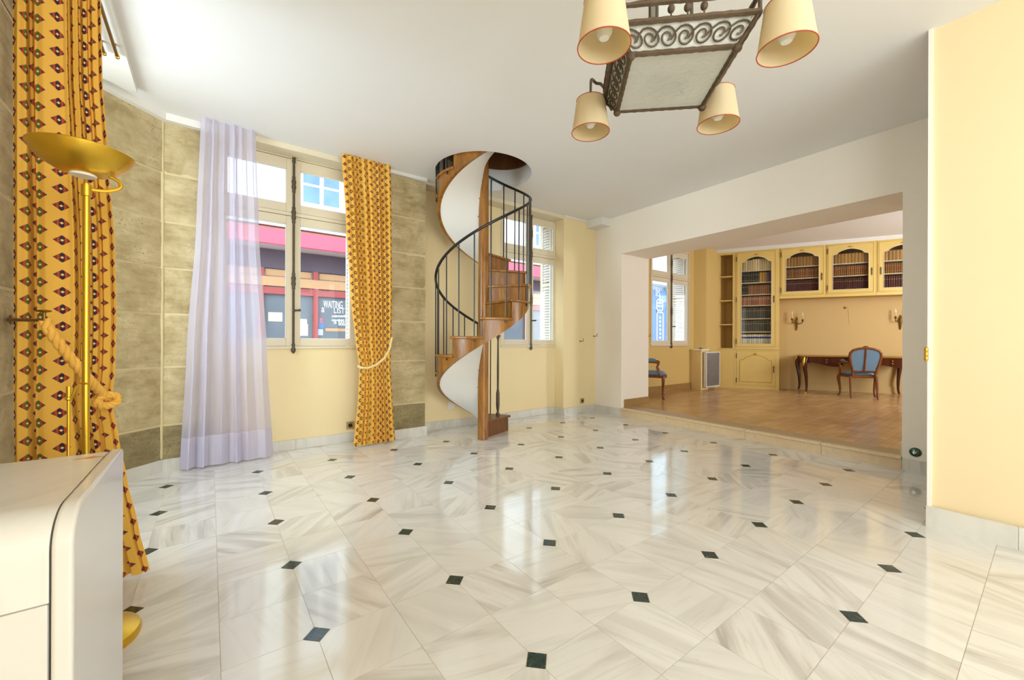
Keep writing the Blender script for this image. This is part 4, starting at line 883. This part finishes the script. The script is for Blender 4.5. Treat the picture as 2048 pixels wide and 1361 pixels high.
for k, (zz, sp, nm) in enumerate(rows): books(.40, 1.0, zz, sp, lab % nm, '', seed=k)
# wall cabinets over the desk
for k, (e0, e1, hl, pos) in enumerate(((1.132, 1.928, True, 'beside the tall bookcase'), (1.932, 2.728, True, 'above the desk chair'), (2.732, 3.528, False, 'cut by the opening'))):
    zb = 2.075
    t = thing('wall_cabinet', 'yellow glazed wall cabinet of old books ' + pos, 'cabinet', (LA.x, LA.y, zb), LRZ, 'glazed wall cabinets over the desk'); y = lambda a: a - zb
    MB().box(e0, 0, .06, e0 + .018, D_, y(CT)).box(e1 - .018, 0, .06, e1, D_, y(CT)).box(e0 + .018, D_ - .015, .06, e1 - .018, D_, y(CT)).box(e0 + .018, 0, y(3.12), e1 - .018, D_ - .015, y(CT)).box(e0, 0, .0, e1, D_, .06).build('carcass', 'cabinetin', t)
    MB().box(e0, -.012, 0, e0 + .018, 0, y(CT)).box(e1 - .022, -.012, 0, e1, 0, y(CT)).box(e0 + .018, -.012, 0, e1 - .022, 0, .058).box(e0 + .018, -.012, y(3.135), e1 - .022, 0, y(CT)).build('face_frame', 'cabinet', t)
    glazed_door(t, e0 + .020, e1 - .024, .060, y(3.133), e0 + .108, e1 - .115, y(2.215), y(2.90), y(3.035), hl, y(2.55) if k else y(2.5))
    for zz in (2.745, 2.495): MB().box(e0 + .018, .03, y(zz) - .014, e1 - .018, D_ - .016, y(zz) + .004).build('shelf', 'shelfedge', t)
    lb = '%s shelf of wall cabinet ' + pos
    a, b = e0 + .09, e1 - .10
    books(a, b, 2.7495, [('ochre', 11, .20)], lb % 'top', '', seed=20 + k)
    books(a, b, 2.4995, [('brown', 19, .20)], lb % 'middle', '', seed=30 + k)
    MB().box(e0 + .018, .03, y(2.17), e1 - .018, D_ - .016, y(2.215)).build('shelf', 'shelfedge', t)
    books(a, b, 2.2155, [('red', 21 if k < 2 else 13, .24)] + ([('ochre', 4, .22)] if k == 2 else []), lb % 'bottom', '', seed=40 + k)
w = MB().box(-.12, -.03, CT, 3.55, .39, CT + .03).box(-.12, -.055, CT + .03, 3.55, .39, LZ + .005).build('trim_6', 'white'); w.location = (LA.x, LA.y, 0); w.rotation_euler = (0, 0, LRZ); struct(w, 'white cornice over the yellow cabinets')
# ---- heater and boxed pier
struct(MB().box(8.44, 4.56, ZR, 8.73, 4.80, .965).build('trim_7', plain('pale_ochre_paint', srgb(236, 212, 156), .6)), 'low boxed pipe casing by the library window')
struct(MB().box(8.41, 4.53, .965, 8.73, 4.80, .99).build('trim_8', 'creamlight'), 'shelf board on the pipe casing')
t = thing('small_tool', 'small dark object lying on the pipe casing shelf', 'object', (8.55, 4.62, .99)); MB().tube([(-.08, 0, .008), (.0, .01, .02), (.09, 0, .01)], [.006, .016, .005], 8).build('tool_body', 'black', t); MB().ball((.02, .0, .03), .014).build('tool_knob', 'bulb', t)
t = thing('panel_heater', 'white framed electric wall heater with grey grille', 'heater', (8.50, 4.535, .17))
MB().box(0, -.06, 0, .02, .0, .76).box(.57, -.06, 0, .59, .0, .76).box(.02, -.06, 0, .57, 0, .02).box(.02, -.06, .74, .57, 0, .76).box(.02, -.02, .02, .57, 0, .74).build('casing', 'white', t, bevel=.004)
for k in range(34): MB().box(.022, -.056, .028 + k * .0208, .568, -.022, .028 + k * .0208 + .014).build('grille_slat', 'heatergrey', t)
MB().box(.05, 0, .1, .09, .025, .66).box(.5, 0, .1, .54, .065, .66).build('wall_bracket', 'white', t)
# ---- desk
dz = .76
t = thing('writing_desk', 'mahogany writing desk with gilt mounts and curved legs', 'desk', lib(2.35, .0, ZR), LRZ)
e0, e1, yf, yb = -.83, .83, -.43, .33
MB().box(e0 - .02, yf - .02, dz - .025, e1 + .02, yb + .02, dz).build('top', plain('tooled_leather_top', srgb(170, 120, 58), .35, var=.1), t, bevel=.006)
MB().tube([(e0 - .022, yf - .022, dz - .012), (e1 + .022, yf - .022, dz - .012), (e1 + .022, yb + .022, dz - .012), (e0 - .022, yb + .022, dz - .012)], .009, 6, closed=True).build('brass_edge', 'gold', t)
MB().box(e0, yf + .02, dz - .16, e0 + .02, yb, dz - .025).box(e1 - .02, yf + .02, dz - .16, e1, yb, dz - .025).box(e0, yb - .02, dz - .16, e1, yb, dz - .025).build('apron', 'mahogany', t)
for s in (-1, 1):
    a, b = (e0 + .05, e0 + .62) if s < 0 else (e1 - .62, e1 - .05)
    poly = [(a, dz - .025), (b, dz - .025), (b, dz - .19)] + [(b + (a - b) * q, dz - .19 - .02 * math.sin(q * 5.2) + .05 * q * q) for q in (.15, .3, .45, .6, .75, .9)] + [(a, dz - .15)]
    dr = MB().prism(poly, -yf - .04, -yf, 'y').build('drawer', 'mahogany', t)
    c = (a + b) / 2
    for zz in (.075, .125): MB().ball((c, yf - .012, dz - zz), .014).build('knob', 'gold', dr)
    gx = b if s < 0 else a
    MB().tube([(gx - s * -.10 * 1, yf - .006, dz - .17), (gx + s * .04, yf - .008, dz - .185), (gx - .0, yf - .008, dz - .16), (gx + s * .03, yf - .008, dz - .13), (gx, yf - .008, dz - .11)], [.006, .012, .014, .009, .004], 6).build('gilt_scroll', 'gold', dr)
dr = MB().box(e0 + .63, yf + .04, dz - .12, e1 - .63, yf + .06, dz - .025).build('drawer', 'mahogany', t)
MB().ball((0, yf + .03, dz - .07), .013).build('knob', 'gold', dr)
for sx in (-1, 1):
    for sy in (-1, 1):
        x = e0 + .0 if sx < 0 else e1; yy = yf if sy < 0 else yb - .02
        pth = [(x - sx * .02, yy - sy * .02, dz - .03), (x + sx * .012, yy + sy * .012, dz - .14), (x + sx * .012, yy + sy * .01, dz - .24), (x - sx * .012, yy - sy * .01, dz - .42), (x - sx * .02, yy - sy * .018, .14), (x - sx * .01, yy - sy * .01, .05), (x + sx * .008, yy + sy * .008, .0)]
        lg = MB().tube(*smooth(pth, [.030, .042, .038, .029, .021, .018, .02], 4), 10).build('leg', 'mahogany', t)
        MB().tube([(x + sx * .022, yy + sy * .022, dz - .03), (x + sx * .036, yy + sy * .036, dz - .12), (x + sx * .034, yy + sy * .03, dz - .2), (x + sx * .014, yy + sy * .012, dz - .30)], [.012, .022, .016, .004], 8).build('gilt_mount', 'gold', lg)
        MB().lathe([(.021, 0), (.023, .012), (.018, .03), (.017, .04)], (x + sx * .004, yy + sy * .004, 0), 10).build('gilt_foot', 'gold', lg)
# ---- armchairs (local +y is the front)
def armchair(label, loc, rz):
    t = thing('armchair', label, 'armchair', loc, rz, 'blue upholstered armchairs')
    wf, wb, dp = .27, .185, .44
    seat = [(-wb, 0), (wb, 0), (wf, dp * .85), (wf * .6, dp), (-wf * .6, dp), (-wf, dp * .85)]
    MB().prism(seat, .375, .425).build('seat_rail', 'chairwood', t, bevel=.012)
    m = MB(); rows = []
    for i in range(9):
        q = i / 8; row = []
        for j in range(13):
            s = j / 12 * 2 - 1; w = (wb + (wf - wb) * min(1, q / .85)) * (1 if q < .85 else 1 - .35 * (q - .85) / .15) - .012
            row.append((s * w, .012 + q * (dp - .02), .425 + .062 * (1 - abs(s) ** 4) * (1 - abs(2 * q - 1) ** 4) ** .6 + .006))
        rows.append(row)
    m.grid(rows); m.sm = True; m.build('seat_cushion', 'blue', t)
    for s in (-1, 1):
        MB().tube(*smooth([(s * wf * .98, dp * .84, .41), (s * (wf + .012), dp * .86, .34), (s * (wf - .006), dp * .85, .2), (s * (wf - .012), dp * .84, .07), (s * (wf + .012), dp * .88, 0)], [.03, .029, .021, .016, .02], 4), 10).build('leg', 'chairwood', t)
        MB().tube([(s * wb, .01, .41), (s * (wb + .004), -.005, .3), (s * (wb + .006), -.03, .12), (s * (wb + .004), -.065, 0)], [.026, .023, .018, .018], 10).build('leg', 'chairwood', t)
        MB().tube(*smooth([(s * (wb + .045), -.045, .66), (s * (wf - .01), .10, .665), (s * (wf + .015), .27, .655), (s * (wf + .02), .30, .63), (s * (wf + .012), .27, .57), (s * (wf + .005), .30, .48), (s * (wf - .004), .335, .415)], [.016, .018, .02, .018, .016, .018, .022], 4), 8).build('arm', 'chairwood', t)
        MB().tube([(s * (wf - .02), .08, .682), (s * (wf + .0), .16, .692), (s * (wf + .01), .24, .682)], [.012, .026, .014], 10).build('arm_pad', 'blue', t)
    # back: shield-shaped frame leaning back
    def bk(x, zz): return (x, -.01 - (zz - .42) * .22, zz)
    out = [(-.165, .50), (-.175, .55), (-.205, .66), (-.222, .77), (-.215, .84), (-.18, .885), (-.10, .915), (0, .93), (.10, .915), (.18, .885), (.215, .84), (.222, .77), (.205, .66), (.175, .55), (.165, .50)]
    MB().tube([bk(x, zz) for x, zz in out], .024, 10, closed=True).build('back_frame', 'chairwood', t)
    MB().tube([Vector(bk(0, .50)) + Vector((0, -.018, 0)), Vector(bk(0, .92)) + Vector((0, -.012, 0))], .016, 8).build('back_splat', 'chairwood', t)
    for s in (-1, 1): MB().tube([bk(s * .165, .41), bk(s * .165, .52)], .022, 8).build('back_post', 'chairwood', t)
    MB().tube([bk(-.05, .938), bk(-.02, .952), bk(.02, .952), bk(.05, .938)], [.008, .016, .016, .008], 8).build('crest', 'chairwood', t)
    c = Vector(bk(0, .72)); m = MB(); vs = [Vector(bk(x * .93, zz)) for x, zz in out]; n = len(vs); fr = Vector((0, 1, .22)).normalized()
    ring = [v + fr * .012 for v in vs]; mid = [c.lerp(v, .72) + fr * .035 for v in vs]; back = [v - fr * .014 for v in vs]
    m.add(ring + mid + back + [c + fr * .04, c - fr * .018], [(i, (i + 1) % n, n + (i + 1) % n, n + i) for i in range(n)] + [(n + i, n + (i + 1) % n, 3 * n) for i in range(n)] + [(2 * n + (i + 1) % n, 2 * n + i, 3 * n + 1) for i in range(n)] + [(i, 2 * n + i, 2 * n + (i + 1) % n, (i + 1) % n) for i in range(n)])
    m.sm = True; m.build('back_cushion', 'blue', t)
    return t
p = lib(2.335, -.78, ZR); armchair('blue upholstered walnut armchair with its back turned, drawn up to the desk', p, LRZ)
fc = math.atan2(-.84, .54); p0 = Vector((6.525, 4.221)); vd = Vector((.84, .54)); fd = Vector((.54, -.84)); mid = p0 + vd * .27 - fd * .38
armchair('blue upholstered walnut armchair half hidden behind the pale wall', (mid.x, mid.y, ZR), fc - math.pi / 2)
# ---- sconces and hook over the desk
def sconce(label, e, zc):
    t = thing('wall_sconce', label, 'wall lamp', lib(e, .40, zc), LRZ, 'brass candle sconces over the desk')
    MB().tube([(0, -.012, -.20), (.0, -.016, -.165), (.004, -.02, -.08), (-.004, -.03, 0), (.006, -.02, .06), (-.002, -.012, .10)], [.003, .013, .018, .024, .014, .003], 10).build('back_plate', 'brassdark', t)
    for s, zz in ((-1, .04), (1, .01)):
        MB().tube([(0, -.03, -.02), (s * .04, -.06, -.06 if s > 0 else -.03), (s * .09, -.08, -.035), (s * .095, -.085, zz)], [.012, .009, .009, .008], 8).build('arm', 'brassdark', t)
        MB().lathe([(.006, zz - .02), (.026, zz), (.014, zz + .012), (.016, zz + .03), (.011, zz + .034)], (s * .095, -.085, 0), 12).build('candle_cup', 'brassdark', t)
        MB().lathe([(.011, zz + .03), (.011, zz + .10), (.006, zz + .102)], (s * .095, -.085, 0), 10).build('candle_sleeve', 'candle', t)
        MB().lathe([(.006, zz + .10), (.013, zz + .125), (.010, zz + .15), (.002, zz + .185)], (s * .095, -.085, 0), 10).build('candle_bulb', 'bulb', t)
sconce('twin brass candle sconce on the wall beside the tall bookcase', 1.50, 1.60)
sconce('twin brass candle sconce at the right, half cut by the opening', 3.22, 1.60)
t = thing('picture_hook', 'small heart-shaped hook with a dangling cord over the desk', 'hook', lib(2.343, .40, 1.872), LRZ)
MB().prism([(0, -.03), (.024, .004), (.018, .02), (.004, .014), (0, .008), (-.004, .014), (-.018, .02), (-.024, .004)], 0, .012, 'y').build('heart_plate', 'brassdark', t)
MB().tube([(.05, -.003, .0), (.058, -.003, -.12), (.066, -.003, -.25), (.08, -.003, -.345)], .0025, 5).build('cord', 'candle', t)
# ================================================================== STREET OUTSIDE
FV = 12.0
struct(MB().box(-12, 5.2, -.35, 34, 20, -.25).build('ground_street', 'street'), 'street paving')
def f3(x, y): return on(x, y, v=FV)
b = thing('cafe_building', 'white building across the street with a pink awning and red bar front', 'building', (4, FV, -.25))
def fb(m, u0, z0, u1, z1, d0, d1): return m.box(u0 - 4, d0, z0 + .25, u1 - 4, d1, z1 + .25)     # d negative = towards the room
m = MB(); fb(m, -9, -.25, 13.6, 9.5, 0, .4); m.build('wall', 'facade', b)
fb(MB(), -9, 4.02, 13.6, 4.42, -.30, 0).build('zinc_cornice', 'facadeblue', b); fb(MB(), -9, 4.42, 13.6, 4.56, -.42, 0).build('cornice_top', 'outwhite', b)
fb(MB(), -9, 3.86, 12.6, 4.0, -.22, 0).build('cream_band', 'signboard', b)
MB().prism([(-.10, 4.10), (-.75, 3.74), (-.75, 3.70), (-.10, 4.0)], -11, 8.4, 'x').build('awning_roof', 'awning', b)
fb(MB(), -7, 3.47, 12.4, 3.83, -.78, -.75).build('awning_valance', 'awning', b)
fb(MB(), -7, 2.98, 12.4, 3.46, -.10, 0).build('shadow_box', plain('painted_awning_shade', srgb(92, 80, 92), .8), b)  # dark strip, colour imitates the shade under the awning
fb(MB(), -7, 2.53, 12.4, 2.76, -.14, 0).build('signboard', 'signboard', b)
fb(MB(), -7, 2.33, 12.4, 2.50, -.12, 0).build('red_rail', 'redwood', b)
fb(MB(), -7, -.2, 12.4, .45, -.12, 0).build('stall_riser', 'redwood', b)
us = [-3.2, -1.1, 1.02, 2.27, 3.55, 5.2, 6.9, 8.4, 9.5, 11.0, 12.3]
for a, c in zip(us, us[1:]):
    fb(MB(), a + .06, .45, c - .06, 2.33, -.05, -.01).build('shop_pane', 'shopglass', b)
    fb(MB(), a + .10, 2.80, c - .10, 2.96, -.05, -.01).build('transom_pane', 'signboard', b)
for a in us: fb(MB(), a - .06, -.2, a + .06, 2.98, -.13, 0).build('red_post', 'redwood', b)
for a in (-4.2, -1.1, 2.42, 5.4, 10.2, 12.6):
    w_ = .52 if a < 10 else .26
    wn = fb(MB(), a - w_, 4.75, a + w_, 6.9, -.06, .0).build('upper_window', 'outwhite', b)
    for s in (-1, 1):
        for k in range(4): fb(MB(), a + (-w_ + .07 if s < 0 else .05), 4.83 + k * .51, a + (-.05 if s < 0 else w_ - .07), 4.83 + k * .51 + .44, -.075, -.061).build('pane', 'skyglass', wn)
for a in (9.3, 10.95): fb(MB(), a - .25, 4.6, a + .25, 5.0, -.2, -.15).build('balcony_rail', 'facadeblue', b)
def text(s, u, z, h, parent, mat, off, nm='lettering'):
    cu = bpy.data.curves.new('t', 'FONT'); cu.body = s; cu.size = h; cu.extrude = .002
    o = bpy.data.objects.new('t', cu); COL.objects.link(o); dg = bpy.context.evaluated_depsgraph_get(); me = bpy.data.meshes.new_from_object(o.evaluated_get(dg))
    bpy.data.objects.remove(o); me.materials.clear(); me.materials.append(MT[mat])
    n = bpy.data.objects.new(nm, me); COL.objects.link(n); n.parent = parent; pl = parent.location
    n.location = (u - pl.x, -.056 + off, z - pl.z); n.rotation_euler = (R(90), 0, 0); return n
def fit(s_, x0, y0, x1, y1):
    p, q = f3(x0, y1), f3(x1, y0); n = text(s_, p.x, p.z, 1.0, b, 'chalk', 0); xs = [v.co.x for v in n.data.vertices]; ys = [v.co.y for v in n.data.vertices]
    sx, sy = (q.x - p.x) / (max(xs) - min(xs)), (q.z - p.z) / (max(ys) - min(ys)); n.scale = (sx, sy, 1); n.location.x -= min(xs) * sx; n.location.z -= min(ys) * sy
fit('WAITING', 646, 603.5, 684, 616); fit('LIST', 667, 617, 688, 627); fit('BAR', 676, 643, 689, 649.5); fit('a', 642, 616, 648, 625)
p_, q_ = f3(676, 651), f3(690, 650); fb(MB(), p_.x, p_.z, q_.x, q_.z, -.056, -.052).build('chalk_underline', 'chalk', b)
rr2 = random.Random(3); mm = MB()
for y0_, x0_, x1_ in ((633, 663, 694), (641, 661, 694), (646, 667, 671.5)):
    x_ = x0_
    while x_ < x1_:
        if rr2.random() > .18:
            w_ = rr2.uniform(.7, 1.1); p_, q_ = f3(x_, y0_ + 2.2), f3(x_ + w_, y0_ - 2.2 * rr2.uniform(.5, 1)); fb(mm, p_.x, p_.z, q_.x, q_.z, -.056, -.052)
        x_ += rr2.uniform(1.5, 2.1)
mm.build('chalk_scribble', 'chalk', b)
def note(x0, y0, x1, y1, mat, nm='notice'):
    p, q = f3(x0, y1), f3(x1, y0); fb(MB(), p.x, p.z, q.x, q.z, -.06, -.052).build(nm, mat, b)
note(536, 626, 564, 643, 'notice'); note(600, 639, 613, 648, 'notice'); note(600, 649, 615, 672, 'chalk'); note(638, 637, 644, 646, 'awning', 'sticker'); note(636, 646, 647, 657, 'outblue', 'sticker'); note(635, 659, 645, 671, 'facadeblue', 'sticker'); note(650, 658, 700, 663, 'signboard', 'shelf_edge')
b2 = thing('blue_shop_building', 'building with a blue shopfront and gold framed panels across the street', 'building', (19, FV, -.25))
def fb2(m, u0, z0, u1, z1, d0, d1): return m.box(u0 - 19, d0, z0 + .25, u1 - 19, d1, z1 + .25)
fb2(MB(), 13.6, -.25, 26, 9.5, 0, .4).build('wall', 'facadeblue', b2)
fb2(MB(), 16.2, -.2, 22, 3.7, -.15, 0).build('shopfront', 'outblue', b2)
fb2(MB(), 15.6, 3.9, 23, 4.25, -.6, 0).build('cornice', 'outwhite', b2)
for (x0, y0, x1, y1) in ((1307, 600, 1320, 622), (1307.5, 625, 1321, 684)):
    p, q = on(x0, y1, v=FV), on(x1, y0, v=FV); w = .05
    fb2(MB(), p.x, p.z, p.x + w, q.z, -.17, -.15).build('gilt_line', 'notice', b2); fb2(MB(), q.x - w, p.z, q.x, q.z, -.17, -.15).build('gilt_line', 'notice', b2); fb2(MB(), p.x, q.z - w, q.x, q.z, -.17, -.15).build('gilt_line', 'notice', b2); fb2(MB(), p.x, p.z, q.x, p.z + w, -.17, -.15).build('gilt_line', 'notice', b2)
for yy in (606, 612): 
    p = on(1309.5, yy + 2, v=FV); q = on(1317, yy, v=FV); fb2(MB(), p.x, p.z, q.x, q.z, -.17, -.15).build('gilt_line', 'notice', b2)
for yy in range(634, 680, 8):
    p = on(1313, yy + 4, v=FV); q = on(1316, yy, v=FV); fb2(MB(), p.x, p.z, q.x, q.z, -.17, -.15).build('gilt_mark', 'notice', b2)
q = on(1304, 593, v=FV); text('IIS', q.x, q.z, .45, b2, 'chalk', -.12)
for a in (1327, 1332): 
    p = on(a, 690, v=FV); q = on(a + 2.2, 575, v=FV); fb2(MB(), p.x, p.z, q.x, q.z, -.2, 0).build('pilaster', 'facadeblue', b2)
print('books', NBOOK[0], 'objects', len(bpy.data.objects))
